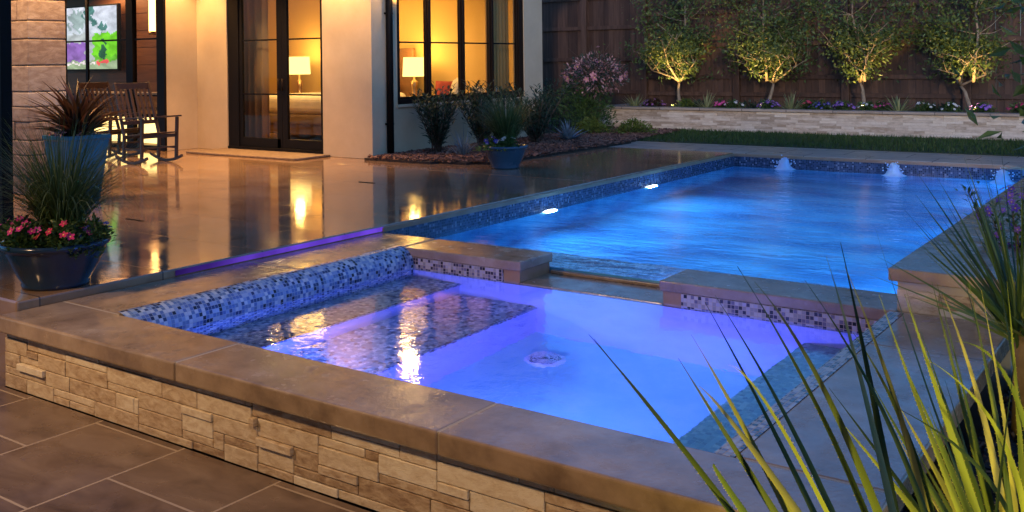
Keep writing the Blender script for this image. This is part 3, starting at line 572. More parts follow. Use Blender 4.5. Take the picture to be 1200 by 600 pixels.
# interior furniture
def soft_box(x0,x1,y0,y1,z0,z1,mat,name,par,bev=.05): m = MB(); m.box(x0,x1,y0,y1,z0,z1); o = m.build(name, mat, par, bevel=bev, seg=4); return o
bed = thing('bed', 'wide bed with white bedding and taupe blanket seen through the french doors', 'bed', (-14.3, 14, 0))
bx0, bx1, by0, by1 = -15.45, -13.25, 13.0, 15.2
soft_box(bx0,bx1,by0+.03,by1,.12,.32,M['blanket'],'bed_base',bed,.02)
soft_box(bx0-.03,bx1+.04,by0-.03,by1-.1,.30,.52,M['blanket'],'blanket',bed,.06)
soft_box(bx0-.01,bx1+.01,by0-.045,by1,.50,.86,M['linen'],'bedding',bed,.12)
for px in (bx0+.08,bx1-.16):
    m = MB(); m.box(px,px+.08,by0+.1,by0+.18,0,.12); m.build('leg', M['bronze'], bed)
m = MB(); m.box(bx0-.1,bx1+.1,by1+.03,by1+.12,.1,1.75); m.build('headboard', M['panelwood'], bed, bevel=.02)
for px in (bx0+.15,bx0+1.2): soft_box(px,px+.8,by1-.45,by1-.05,.84,1.14,M['linen'],'pillow',bed,.1)
def cushion(name, c, w, h, t, rot, mat, label, tilt=.3):
    m = MB(); n = 8
    grid = {}
    for sd in (1,-1):
        for i in range(n+1):
            for j in range(n+1):
                u_, v_ = i/n*2-1, j/n*2-1; th = t*.5*max(0,(1-u_**4)*(1-v_**4))**.5
                shr = 1-.06*(1-abs(u_*v_)); 
                p_ = Vector((u_*w/2*shr, sd*th, v_*h/2*shr)); p_.rotate(Matrix.Rotation(tilt,3,'X')); p_.rotate(Matrix.Rotation(rot,3,'Z'))
                grid[sd,i,j] = len(m.v); m.v.append(tuple(p_+Vector(c)))
        for i in range(n):
            for j in range(n): q = (grid[sd,i,j],grid[sd,i+1,j],grid[sd,i+1,j+1],grid[sd,i,j+1]); m.face(q if sd < 0 else q[::-1], .5, None, True)
    return tag(m.build(name, mat), label, 'cushion')
sofa = thing('sofa', 'low pale sofa behind the tall bedroom window', 'sofa', (-11.5, 14.8, 0))
soft_box(-12.3,-10.7,14.45,15.15,.12,.60,M['linen'],'seat',sofa,.06); soft_box(-12.3,-10.7,15.16,15.36,.12,.78,M['linen'],'backrest',sofa,.06)
for px in (-12.25,-10.85):
    m = MB(); m.box(px,px+.06,14.5,14.56,0,.12); m.build('leg', M['bronze'], sofa)
cushion('cushion', (-11.75,14.6,.87), .55,.50,.2,.3,M['redcloth'],'dark red cushion propped in the tall window', -.35)
cushion('cushion', (-11.45,14.5,.90), .42,.55,.2,-.5,M['linen'],'cream cushion propped against the red cushion in the tall window', -.3)
cushion('cushion', (-10.98,14.7,.82), .55,.36,.2,.1,M['linen'],'flat white cushion right of the cream cushion in the tall window', -.2)
def tlamp(x_, y_, zs, label, short, rad=.27, zt=.66):
    ns = thing('nightstand', 'dark nightstand under the ' + short, 'nightstand', (x_, y_, 0))
    m = MB(); m.box(x_-.3,x_+.3,y_-.22,y_+.22,.1,zt); m.build('cabinet', M['panelwood'], ns, bevel=.01); m = MB(); m.box(x_-.25,x_+.25,y_-.232,y_-.22,.36,.60); m.build('drawer', M['panelwood'], ns)
    for sx, sy in ((-1,-1),(-1,1),(1,-1),(1,1)): m = MB(); m.box(x_+sx*.25-.02,x_+sx*.25+.02,y_+sy*.17-.02,y_+sy*.17+.02,0,.1); m.build('leg', M['bronze'], ns)
    t_ = thing('table_lamp', label, 'lamp', (x_, y_, zt))
    m = MB(); m.lathe((x_,y_,zt),[(0,.001),(.1,.001),(.1,.02),(.06,.04),(.055,.3),(.075,.42),(.02,.46),(.012,zs-zt-.1)],20); m.build('lamp_base', M['brass'], t_)
    m = MB(); m.lathe((x_,y_,zs),[(rad,-.19),(rad*.92,.19)],28); m.lathe((x_,y_,zs),[(rad*.92-.001,.189),(rad*.3,.17)],28); m.build('lamp_shade', M['shade'], t_)
    lamp('lamp_glow', 'POINT', (x_, y_-.02, zs+.3), (1,.56,.13), 15, shadow_soft_size=.1)
tlamp(-16.2, 15.0, 1.42, 'lit table lamp with white drum shade seen through the right french door', 'lamp seen through the french door', .24)
tlamp(-12.92, 15.0, 1.37, 'lit table lamp with drum shade in the left pane of the tall window', 'lamp seen through the tall window', .23)
m = MB(); nn = 60
def curtain(x0,y0,x1,y1,label):
    m = MB(); n = 50; b0 = len(m.v)
    dx, dy = (x1-x0), (y1-y0); l = math.hypot(dx,dy); px, py = -dy/l, dx/l
    for i in range(n+1):
        q = i/n; o_ = .05*math.sin(q*2*PI*6.3)+.015*math.sin(q*41); m.v += [(x0+dx*q+px*o_, y0+dy*q+py*o_, .03), (x0+dx*q+px*o_*.8, y0+dy*q+py*o_*.8, 2.95)]
    for i in range(n): a = 2*i; m.face((a,a+2,a+3,a+1),.5,None,True)
    o = m.build('curtain', M['curtain']); o.modifiers.new('thick','SOLIDIFY').thickness = .004; tag(o, label, 'curtain')
curtain(-14.4,11.6,-13.5,11.75,'full length linen curtain inside the left french door')
curtain(-10.75,14.5,-10.72,15.15,'full length curtain at the right end of the tall window')
# television
tv = thing('television', 'large television glowing on the living room wall behind the glass', 'television', (-18.2, 11.6, 1.5))
tx0, tx1, tz0, tz1 = -19.95, -17.75, 1.40, 2.67; ty = 11.62
m = MB(); m.box(tx0-.03, tx1+.03, ty, ty+.08, tz0-.035, tz1+.035); m.build('television_body', M['black'], tv, bevel=.008)
m = MB(); m.box(-19.1,-18.6,ty+.08,11.864,1.8,2.2); m.build('wall_mount', M['black'], tv)
# screen: a picture of a green lawn, pale sky and trees as tiny coloured cells
me = bpy.data.meshes.new('screen'); gxn, gzn = 90, 54; vs = []; fs = []; cols = []
rr = random.Random(3)
def blob(u_, v_, cx, cz, rx, rz): return ((u_-cx)/rx)**2 + ((v_-cz)/rz)**2 < 1 + .5*math.sin(u_*60+v_*37)
for j in range(gzn+1):
    for i in range(gxn+1): vs.append((tx0+(tx1-tx0)*i/gxn, ty-.004, tz0+(tz1-tz0)*j/gzn))
for j in range(gzn):
    for i in range(gxn):
        u_, v_ = i/gxn, j/gzn; fs.append((j*(gxn+1)+i, j*(gxn+1)+i+1, (j+1)*(gxn+1)+i+1, (j+1)*(gxn+1)+i))
        u_ += .02*math.sin(v_*31)+.012*math.sin(v_*67+u_*20); v_ += .018*math.sin(u_*37)+.01*math.sin(u_*81)
        c = (.42+.3*v_*.6,.56+.12*v_,.66+.2*v_)
        if blob(u_,v_,.38,.78,.16,.16): c = (.30,.42,.46)
        if v_ < .56: c = (.16,.62,.03) if v_ > .2 else (.12,.45,.04)
        if u_ < .62 and v_ < .56: c = (.42,.5,.56)
        if u_ < .50 and v_ < .42: c = (.22+.12*v_,.14,.42+.3*v_)
        if v_ < .12: c = (.30,.42,.28)
        if blob(u_,v_,.55,.9,.09,.12) or blob(u_,v_,.63,.73,.06,.06) or blob(u_,v_,.83,.64,.03,.05) or blob(u_,v_,.76,.66,.04,.09): c = (.08,.22,.22)
        if blob(u_,v_,.78,.26,.06,.12) or blob(u_,v_,.80,.4,.02,.06): c = (.03,.12,.07)
        if .68 < u_ < .86 and .07 < v_ < .13: c = (.75,.12,.12)
        if u_ < .66 and .065 < v_ < .09: c = (.8,.75,.85)
        k = .85+.1*rr.random()+.22*math.sin(u_*23+2*math.sin(v_*17))*math.sin(v_*19+u_*5); cols.append((c[0]*k,c[1]*k,c[2]*k,1))
me.from_pydata([tuple(Vector(v)-tv.location) for v in vs], [], fs); at = me.attributes.new('pic','FLOAT_COLOR','CORNER')
fc = []
for c in cols: fc += list(c)*4
at.data.foreach_set('color', fc)
sm, nt, bs = newmat('screen_picture'); a_ = N(nt,'ShaderNodeAttribute',attribute_name='pic'); e_ = N(nt,'ShaderNodeEmission'); e_.inputs[1].default_value = .75; L(nt,a_.outputs['Color'],e_.inputs[0]); L(nt,e_.outputs[0],nt.nodes['Material Output'].inputs[0])
me.materials.append(sm); so = bpy.data.objects.new('screen', me); COL.objects.link(so); so.parent = tv
# wall sconce in living room
scn = thing('wall_sconce', 'tall glowing tube sconce on the wood wall behind the glass', 'light', (-16.4, 11.7, 2.4))
m = MB(); m.tube([(-16.74,11.72,2.12),(-16.74,11.72,3.0)], .062, 14); m.build('glass_tube', emitmat('warm_tube', (1,.5,.16), 5), scn)
m = MB(); m.tube([(-16.74,11.72,2.05),(-16.74,11.72,2.12)], .066, 14); m.build('end_cap', M['brass'], scn)
m = MB(); m.box(-16.77,-16.71,11.72,11.86,2.3,2.36); m.build('sconce_bracket', M['brass'], scn)
# console table and emissive panel standing in for a low yellow glow
cs = thing('console_table', 'long console table with pale top behind the rocking chairs inside the glass', 'table', (-16.6, 11.4, 0))
m = MB(); m.box(-18.4,-15.05,11.25,11.6,.90,.95); m.build('table_top', M['linen'], cs, bevel=.005)
m = MB(); m.box(-18.3,-15.1,11.3,11.58,.62,.66); m.build('shelf', M['panelwood'], cs)
for px in (-18.35,-15.15): m = MB(); m.box(px,px+.06,11.3,11.56,.005,.9); m.build('leg', M['panelwood'], cs)
hg = thing('low_glow_panel', 'low pale yellow glow panel behind the rocking chairs', 'glow_panel', (-16.6, 11.0, 0))
m = MB(); m.box(-17.7,-15.2,11.08,11.2,.03,.50); m.build('glowing_panel', emitmat('low_yellow_glow', (1,.74,.28), 1.5), hg)
m = MB(); m.box(-17.8,-15.1,11.06,11.22,.505,.56); m.box(-17.8,-17.705,11.06,11.22,.0,.505); m.box(-15.195,-15.1,11.06,11.22,.0,.505); m.build('glow_frame', M['bronze'], hg)

# porch column and steel post
pc = thing('stone_column', 'porch column of rough limestone blocks at the left edge', 'column', (-11.15, 6.3, 0))
cx0, cx1, cy0, cy1 = -11.42, -10.90, 6.02, 6.47
m = MB(); m.box(cx0+.02,cx1-.02,cy0+.02,cy1-.02,0,3.52); m.build('column_core', M['grout'], pc)
m = MB(); z = 0.0; rr = random.Random(9); k = 0
while z < 3.5:
    h = rr.choice((.17,.24,.30,.21)); h = min(h, 3.5-z)
    e = rr.uniform(0,.012)
    if k % 2: cut = cx0+(cx1-cx0)*rr.uniform(.3,.6)
    else: cut = None
    g = .004
    if cut: m.box(cx0-e,cut-g,cy0-e,cy1,z+g,z+h-g,rr.random()); m.box(cut+g,cx1+e,cy0-rr.uniform(0,.012),cy1,z+g,z+h-g,rr.random())
    else: m.box(cx0-e,cx1+e,cy0-e,cy1,z+g,z+h-g,rr.random())
    z += h; k += 1
m.build('limestone_blocks', M['limestone_block'], pc, bevel=.012, seg=2)
m = MB(); m.box(-8.99,-8.89,4.66,4.76,.0,3.6); m.box(-9.03,-8.85,4.62,4.80,.001,.02); tag(m.build('steel_post', M['bronze'], None, bevel=.006), 'slim dark steel post at the left edge in front of the stone column', 'post')

# wall lantern on the window wall
ln = thing('wall_lantern', 'tall flame lantern mounted high on the wall beside the window', 'lantern', (XW, 11.55, 2.45))
lx, ly = XW+.17, 11.56
m = MB()
for sx in (-1,1):
    for sy in (-1,1): m.box(lx+sx*.1-.008,lx+sx*.1+.008,ly+sy*.1-.008,ly+sy*.1+.008,2.45,3.05)
m.box(lx-.11,lx+.11,ly-.11,ly+.11,2.43,2.45); m.box(lx-.12,lx+.12,ly-.12,ly+.12,3.05,3.08); m.box(XW,lx-.11,ly-.02,ly+.02,2.9,2.94); m.build('lantern_frame', M['bronze'], ln)
m = MB(); m.lathe((lx,ly,2.47),[(.03,0),(.06,.1),(.05,.25),(.02,.42),(.001,.5)],12); m.build('flame', M['flame'], ln)

# unseen roof and wall added to block sky light from the terrace
pcv = thing('sky_block_roof', 'unseen roof added to shade the lower terrace', 'roof', (-5, -2, 0))
m = MB()
for k in range(52): m.box(-14+k*.34, -14+k*.34+.335, -4.5, 1.9, 3.05, 3.09, R.random())
m.build('board_ceiling', M['soffit'], pcv); m = MB(); m.box(-14, 3.7, -4.5, 1.95, 3.1, 3.35); m.build('roof_slab', M['roof'], pcv)
m = MB(); m.box(-14, 3.7, 1.78, 1.93, 2.8, 3.045); m.build('beam', M['soffit'], pcv, bevel=.01)
bw_ = MB(); bw_.box(-14, 8, -4.8, -4.5, -.5, 3.4); tag(bw_.build('sky_block_wall', M['stucco']), 'unseen stucco wall added to block sky light from the terrace', 'wall')

# ------------------------------------------------------------------ rocking chairs
def rocking_chair():
    t_ = bpy.data.objects.new('rocking_chair', None); COL.objects.link(t_)
    W = M['chairwood']; hw = .29
    for s_ in (-1, 1):
        m = MB(); pts = []
        for i in range(15):
            a = -0.42 + .84*i/14; pts.append((1.0*math.sin(a)-.02, s_*hw, 1.0*(1-math.cos(a))+.022))
        for a, bb in zip(pts, pts[1:]): m.bar(a, bb, .035, .04)
        m.build('rocker', W, t_, bevel=.004)
        m = MB(); m.bar((.24,s_*hw,.05),(.27,s_*hw,.68),.04,.045); m.build('leg', W, t_, bevel=.005)
        m = MB(); m.bar((-.22,s_*hw,.05),(-.20,s_*hw,.42),.04,.045); m.build('leg', W, t_, bevel=.005)
        m = MB(); m.bar((-.20,s_*hw,.40),(-.47,s_*hw*.97,1.20),.038,.04); m.build('back_post', W, t_, bevel=.006)
        m = MB(); m.bar((-.30,s_*(hw+.005),.66),(.33,s_*(hw+.005),.70),.075,.025); m.build('armrest', W, t_, bevel=.006)
        m = MB(); m.bar((-.21,s_*hw,.22),(.25,s_*hw,.22),.022,.022); m.build('stretcher', W, t_)
    m = MB()
    for k in range(7): xx = -.20+k*.072; m.box(xx, xx+.062, -.27, .27, .40+.008*(k), .418+.008*k, R.random())
    m.build('seat', W, t_, bevel=.003)
    for nm_, a, z, w_, h_ in (('seat_rail',.25,.41,.03,.05),('seat_rail',-.2,.39,.03,.05),('stretcher',.25,.24,.022,.022),('stretcher',-.215,.2,.022,.022)): m = MB(); m.bar((a,-hw,z),(a,hw,z),w_,h_); m.build(nm_, W, t_)
    for a, z, h_ in ((-.455,1.145,.10),(-.27,.60,.06)): m = MB(); m.bar((a,-hw,z),(a,hw,z),.03,h_); m.build('back_rail', W, t_, bevel=.005)
    m = MB()
    for k in range(6): yy = -.2+k*.08; m.bar((-.275,yy,.62),(-.44,yy,1.10),.042,.014)
    m.build('back_slats', W, t_, bevel=.003)
    return t_
rc = rocking_chair()
def copy_tree(o, parent=None):
    c = o.copy(); COL.objects.link(c); c.parent = parent
    for ch in list(o.children): copy_tree(ch, c)
    return c
rc2 = copy_tree(rc)
rc.location = (-12.98, 9.02, 0); rc.rotation_euler = (0,0,math.radians(-2))
rc2.location = (-14.25, 9.25, 0); rc2.rotation_euler = (0,0,math.radians(8))
tag(rc, 'dark slatted wooden rocking chair in full view beside the white wall', 'rocking chair', 'rocking chairs on the porch')
tag(rc2, 'dark wooden rocking chair half hidden behind the tall teal planter', 'rocking chair', 'rocking chairs on the porch')

# ------------------------------------------------------------------ fence
fence = thing('wood_fence', 'tall dark stained board fence behind the trees', 'fence', (-6, 20.6, 0))
FY = 20.6; posts = [-16.2, -14.3, -12.3, -10.7, -8.45, -6.1, -3.8, -1.5, .8, 3.1]
for a, bb in zip(posts, posts[1:]):
    m = MB(); xx = a+.07
    while xx < bb-.07:
        w_ = min(.142, bb-.07-xx); m.box(xx, xx+w_-.004, FY+R.uniform(0,.012), FY+.03, -.0, 3.25+R.uniform(-.01,.01), R.random()); xx += .142
    m.build('board_panel', M['fence'], fence)
    m = MB(); zs = (.71,1.48,2.23,2.95) if bb < -10.5 else (.68,1.06,1.77,2.5,3.1)
    for z in zs: m.box(a+.07, bb-.07, FY-.05, FY-.002, z-.045, z+.045, R.random())
    m.build('rail', M['fence'], fence, bevel=.004)
for a in posts:
    m = MB(); m.box(a-.075,a+.075,FY-.11,FY+.05,-.03,3.35,R.random()); m.build('post', M['fence'], fence, bevel=.006)

# ------------------------------------------------------------------ raised planter wall
PY = 18.75; PZ = .46
pw = thing('planter_wall', 'long low raised planter of pale ledge stone below the fence', 'planter wall', (-4, PY, 0))
m = MB(); m.box(-10.85, 4, PY+.03, PY+.28, -.03, PZ-.05); m.box(-10.85,-10.6,PY+.28,20.4,-.03,PZ-.05); m.build('wall_core', M['grout'], pw)
m = MB(); ledge(m, (-10.87, PY+.03, -.03), (1,0,0), (0,-1,0), 14.8, PZ-.025, cell=.046, rr=random.Random(5), wmin=4, wmax=11, hmax=1, prot=(0,.004,.01,.016), depth=.02)
ledge(m, (-10.87, 20.4, -.03), (0,-1,0), (-1,0,0), 1.65, PZ-.025, cell=.046, rr=random.Random(6), wmin=4, wmax=11, hmax=1, prot=(0,.004,.01,.016), depth=.02)
m.build('ledge_stone_face', M['ledgestone'], pw)
m = MB(); m.box(-10.92, 4, PY-.035, PY+.30, PZ-.048, PZ); m.box(-10.92,-10.58,PY+.30,20.42,PZ-.048,PZ); m.build('planter_cap', M['deck_pale'], pw, bevel=.006)
m = MB(); m.box(-10.58, 4, PY+.285, 20.5, -.02, .36); m.build('soil_bed', M['soil'], pw)

# ------------------------------------------------------------------ plants
def branch_tree(name, label, base, height, crown_w, nleaf, lmat, bmat, seed, trunk_h=.55, tr=.035, leaf=(.085,.045), group=None, zmin=None, cat='tree', dens=1):
    rr = random.Random(seed); t_ = thing(name, label, cat, base, group); b0 = Vector(base)
    mt = MB(); tips = []
    def grow(p, d, ln, rad, lvl):
        pts = [p]; rads = [rad]; q = p; dd = d.copy()
        for i in range(4):
            dd = (dd + Vector((rr.gauss(0,.16), rr.gauss(0,.16), rr.gauss(.03,.1)))).normalized(); q = q + dd*ln/4; pts.append(q); rads.append(rad*(1-.13*(i+1)))
        mt.tube(pts, rads, 6 if lvl else 9, cap=True)
        for i, pp in enumerate(pts[1:]): tips.append((pp, lvl))
        if lvl < 3:
            nb = (4, 4, 3)[lvl] if lvl < 3 else 0
            for k in range(nb):
                s_ = pts[rr.randint(2,4)] if lvl else pts[-1]
                az = 2*PI*(k+rr.uniform(-.3,.3))/nb; el = rr.uniform(.5,1.15) if lvl == 0 else rr.uniform(.2,1.2)
                nd = Vector((math.cos(az)*math.cos(el), math.sin(az)*math.cos(el), math.sin(el)))
                grow(s_, nd, ln*rr.uniform(.62,.95) if lvl else crown_w*.40*rr.uniform(.8,1.1), rad*.55, lvl+1)
    tilt = Vector((rr.gauss(0,.05), rr.gauss(0,.05), 1)).normalized()
    grow(b0, tilt, trunk_h, tr, 0)
    # central leader
    lead = b0 + tilt*trunk_h; pts = [lead]
    for i in range(7): pts.append(pts[-1] + Vector((rr.gauss(0,.05), rr.gauss(0,.05), (height-trunk_h)/7.5)))
    mt.tube(pts, [tr*.6*(1-i/9) for i in range(8)], 6)
    for p in pts[1:]:
        for k in range(4):
            a = rr.uniform(0,2*PI); l_ = crown_w*.5*rr.uniform(.5,1.0); e_ = p + Vector((math.cos(a)*l_, math.sin(a)*l_*.8, rr.uniform(.1,.45))); md = (p+e_)/2 + Vector((0,0,-.04)); mt.tube([p, md, e_], [tr*.22, tr*.15, tr*.06], 5); tips += [(md,2),(e_,3),(e_,3)]
    mt.build('trunk', bmat, t_)
    ml = MB(); tp = [q for q in tips if q[1] >= 1]
    zlo = b0.z + (zmin if zmin is not None else trunk_h*.8)
    # leaf clumps round branch points, with gaps
    clumps = []
    for i in range(int(150*dens)):
        if rr.random() < .5: c = tp[rr.randrange(len(tp))][0] + Vector((rr.gauss(0,.1),rr.gauss(0,.1),rr.gauss(0,.1)))
        else:
            a = rr.uniform(0,2*PI); zz = rr.uniform(zlo, b0.z+height); q = rr.random()**.5*crown_w*.5*(.55+.6*min(1,(zz-zlo)/1.6)+.2*math.sin(zz*3+seed)); c = Vector((b0.x+q*math.cos(a), b0.y+q*math.sin(a)*.8, zz))
        if c.z < zlo: c.z = zlo + rr.uniform(0,.4)
        clumps.append((c, rr.uniform(.10,.26), rr.uniform(-.2,.2)))
    for i in range(nleaf):
        c, s_, tn = clumps[rr.randrange(len(clumps))]
        p = c + Vector((rr.gauss(0,s_), rr.gauss(0,s_), rr.gauss(0,s_*.8)))
        if p.z < zlo-.15 or (p.z < zlo+.45 and rr.random() < .5): continue
        ml.leaf(p, up_vec(rr) + Vector((0,0,.2)), leaf[0]*rr.uniform(.7,1.3), leaf[1]*rr.uniform(.7,1.2), up_vec(rr), min(1,max(0,rr.gauss(.45+tn,.25))))
    ml.build('crown', lmat, t_)
    return t_
tl = ['leftmost espaliered tree lit from below at the fence, crown starting low over lime plants', 'second uplit tree from the left at the fence, with the brightest forked branches', 'third uplit tree from the left at the fence, one branch leaning left', 'rightmost uplit tree at the fence with a tuft of yellow leaves on its trunk']
tx = [(-9.5, 1.6), (-7.54, 1.7), (-5.54, 1.75), (-3.61, 1.7)]
for i, (x_, cw) in enumerate(tx):
    branch_tree('uplit_tree', tl[i], (x_, 19.9-.15*i*0, .36), 3.9, cw, 7200, M['leaf_tree'], M['bark'], 100+i*7, trunk_h=.62, tr=.05, group='uplit trees in the raised planter', zmin=.74)
    lamp('tree_uplight', 'SPOT', (x_+.12, 19.25, .45), (1, .62, .18), 115, spot_size=math.radians(75), spot_blend=.8, shadow_soft_size=.04, target=(x_, 19.95, 2.2))

def clump(name, label, c, rad, h, n, lmat, leaf, seed, cat='plant', group=None, blossoms=None, up=.6, dome=True):
    rr = random.Random(seed); t_ = thing(name, label, cat, c, group); ml = MB(); c = Vector(c)
    sm_ = MB()
    for k in range(7):
        a = rr.uniform(0,2*PI); q = rr.uniform(.1,.6)*rad; sm_.tube([c+Vector((0,0,-.01)), c+Vector((q*.5*math.cos(a),q*.5*math.sin(a),h*.4)), c+Vector((q*math.cos(a),q*math.sin(a),h*.8))], [.006,.005,.003], 5)
    sm_.build('stem', M['leaf_mid'] if lmat is not M['leaf_dark'] else M['bark_dark'], t_)
    for i in range(n):
        a = rr.uniform(0,2*PI); q = rr.random()**.5; zz = rr.random()**.8
        env = math.sqrt(max(0,1-zz*zz*.85)) if dome else 1
        lump = .8+.25*math.sin(a*3+seed)+.1*math.sin(a*7+seed*2)
        p = c + Vector((math.cos(a)*q*rad*env*lump, math.sin(a)*q*rad*env*lump, zz*h*(.85+.25*math.sin(a*2+q*5+seed))))
        d = Vector((math.cos(a)*q, math.sin(a)*q, up)) + up_vec(rr)*.6
        ml.leaf(p, d, leaf[0]*rr.uniform(.6,1.3), leaf[1]*rr.uniform(.7,1.2), up_vec(rr)+Vector((0,0,1)), rr.random())
    ml.build('foliage', lmat, t_)
    if blossoms:
        mat, cnt, size = blossoms; mb_ = MB(); me_ = MB()
        for i in range(cnt):
            a = rr.uniform(0,2*PI); q = rr.random()**.5*.95; zz = math.sqrt(max(0,1-q*q*.8))*h*(.95+.15*rr.random())
            p = c + Vector((math.cos(a)*q*rad, math.sin(a)*q*rad, zz)); nrm = (Vector((math.cos(a)*q*.8, math.sin(a)*q*.8 - .35, .8)) + up_vec(rr)*.25).normalized()
            flower(mb_, me_, p, nrm, size*rr.uniform(.75,1.15), rr)
        mb_.build('blossoms', [mat, M['f_eye']], t_)
    return t_
def flower(mb_, me_, p, nrm, s_, rr, petals=5):
    x_ = nrm.orthogonal().normalized(); y_ = nrm.cross(x_); n = petals; r_ = rr.random(); ph = rr.uniform(0,2*PI)
    for k in range(n):
        a = ph + 2*PI*k/n; d = x_*math.cos(a)+y_*math.sin(a); sd = nrm.cross(d)
        n0 = len(mb_.v); pts = [p, p+d*s_*.5+sd*s_*.34+nrm*s_*.12, p+d*s_*.95+sd*s_*.2+nrm*s_*.16, p+d*s_*.95-sd*s_*.2+nrm*s_*.16, p+d*s_*.5-sd*s_*.34+nrm*s_*.12]
        mb_.v += [tuple(q) for q in pts]; mb_.face((n0,n0+1,n0+2,n0+3,n0+4), min(1,max(0,r_+rr.uniform(-.15,.15))))
    e = s_*.13; k0 = len(mb_.f); mb_.obox(p+nrm*s_*.08, x_*e, y_*e, nrm*e*.5)
    for k in range(k0, len(mb_.f)): mb_.mi[k] = 1
def tuft(name, label, c, n, ln, spread, w, mat, seed, cat='plant', group=None, droop=.25, par=None, part='blades'):
    rr = random.Random(seed); t_ = par or thing(name, label, cat, c, group); m = MB(); c = Vector(c)
    for i in range(n):
        a = rr.uniform(0,2*PI); q = spread*rr.random()**.6; l_ = ln*rr.uniform(.6,1.08)
        tip = c + Vector((math.cos(a)*math.sin(q), math.sin(a)*math.sin(q), math.cos(q)))*l_
        b_ = c + Vector((math.cos(a), math.sin(a), 0))*rr.random()*.05*ln
        pts = m.blade(b_, tip, w*rr.uniform(.7,1.2), droop*rr.uniform(.6,1.4), 6, rr.random(), wide=.35)
    m.build(part, mat, t_)
    return t_
def up_blades(name, label, c, n, ln, spread, w, mat, seed, cat='grass plant', group=None, bend=.5):
    """fountain grass: arcs that droop outwards"""
    rr = random.Random(seed); t_ = thing(name, label, cat, c, group); m = MB(); c = Vector(c)
    for i in range(n):
        a = rr.uniform(0,2*PI); l_ = ln*rr.uniform(.55,1.05); q0 = spread*rr.random()**.8*.35; bd = bend*rr.random()
        p = c + Vector((math.cos(a), math.sin(a), 0))*rr.random()*.07; pts = [p]; seg = 7; ang = q0
        for k in range(seg):
            ang += bd*(k+1)/seg*.55; p = p + Vector((math.cos(a)*math.sin(ang), math.sin(a)*math.sin(ang), math.cos(ang)))*l_/seg; pts.append(p)
        x_ = Vector((-math.sin(a), math.cos(a), 0)); tw = rr.uniform(-.7,.7); x_ = (x_*math.cos(tw) + Vector((math.cos(a),math.sin(a),0))*math.sin(tw)).normalized(); n0 = len(m.v); r_ = rr.random()
        for k, q in enumerate(pts):
            ww = w*.5*(1-(k/seg)**1.5)+.0004; m.v += [tuple(q-x_*ww), tuple(q+x_*ww)]
        for k in range(seg): b_ = n0+2*k; m.face((b_,b_+1,b_+3,b_+2), r_, None, True)
    m.build('blades', mat, t_); return t_

# bed in the raised planter
for i, (x_, lb) in enumerate(((-10.2,'spiky pale green rosette at the left end of the raised planter'),(-8.55,'spiky rosette in the planter between the first and second tree'),(-6.75,'spiky striped rosette in the planter between the second and third tree'),(-4.72,'spiky striped rosette in the planter between the third and fourth tree'))):
    tuft('variegated_yucca', lb, (x_, 19.15, .36), 60, .46, 1.35, .032, M['yucca_pale'], 300+i, 'yucca', 'spiky rosettes in the raised planter', droop=.05)
bedfl = [(-9.75,'purple',.30,'dark purple leafy clump under the leftmost tree'),(-9.05,'lime',.28,'low lime green mound between the leftmost tree and a spiky rosette'),(-7.95,'white',.26,'small white flowered clump left of the second tree'),(-7.2,'violet',.24,'pale violet flowered clump at the foot of the second tree'),(-6.15,'blue',.28,'deep blue flowered mound left of the third tree'),(-5.75,'violet',.26,'lilac flowered mound at the foot of the third tree'),(-5.3,'white',.22,'clump with sparse white flowers right of the third tree'),(-5.05,'pink',.20,'pink flowered clump beside the striped rosette'),(-4.3,'white',.26,'dim white flowered clump left of the rightmost tree'),(-3.85,'white',.22,'white flowered clump at the foot of the rightmost tree'),(-3.3,'violet',.26,'violet flowered clump right of the rightmost tree'),(-2.7,'red',.26,'red flowered clump in the planter near the right plants'),(-6.45,'red',.16,'small reddish flowered clump beside the blue mound'),(-8.25,'pink',.18,'small pink flowered clump right of the second rosette')]
for i, (x_, cl, r_, lb) in enumerate(bedfl):
    bl = None if cl == 'lime' else (M['f_'+cl], 26 if cl != 'white' else 12, .035)
    clump('bedding_plant', lb, (x_, 19.1+R.uniform(-.04,.2), .355), r_, .24, 420, M['leaf_lime'] if cl == 'lime' else (M['leaf_red'] if cl == 'purple' else M['leaf_mid']), (.06,.028), 400+i, 'flowers', 'bedding plants in the raised planter', bl)
for i, (x_, lb) in enumerate(((-9.0,'dark low foliage behind the lime mound in the planter'),(-7.6,'dark low foliage behind the second tree trunk'),(-6.5,'dark low foliage behind the blue flowers'),(-4.1,'dark low foliage behind the dim white flowers'))):
    clump('ground_cover_plant', lb, (x_, 19.5, .355), .55, .2, 500, M['leaf_dark'], (.07,.03), 430+i, 'plant')

# lawn strip
m = MB(); m.box(-9.0, 5, 15.9, PY-.06, -.029, .005); struct(m.build('lawn_soil', M['lawn']))
m = MB(); rr = random.Random(77)
for i in range(24000):
    x_ = rr.uniform(-9.0,3.2); y_ = 15.9+(PY-.08-15.9)*rr.random(); h = rr.uniform(.04,.085); a = rr.uniform(0,PI); w_ = .006
    if y_ < 16.2 and x_ < -8.4: continue
    dx, dy = math.cos(a)*w_, math.sin(a)*w_; m.tri((x_-dx,y_-dy,.003),(x_+dx,y_+dy,.003),(x_+rr.gauss(0,.02),y_+rr.gauss(0,.02),h), rr.random())
tag(m.build('lawn_grass', M['grass']), 'short dark green grass strip in front of the planter wall', 'grass', kind='stuff')

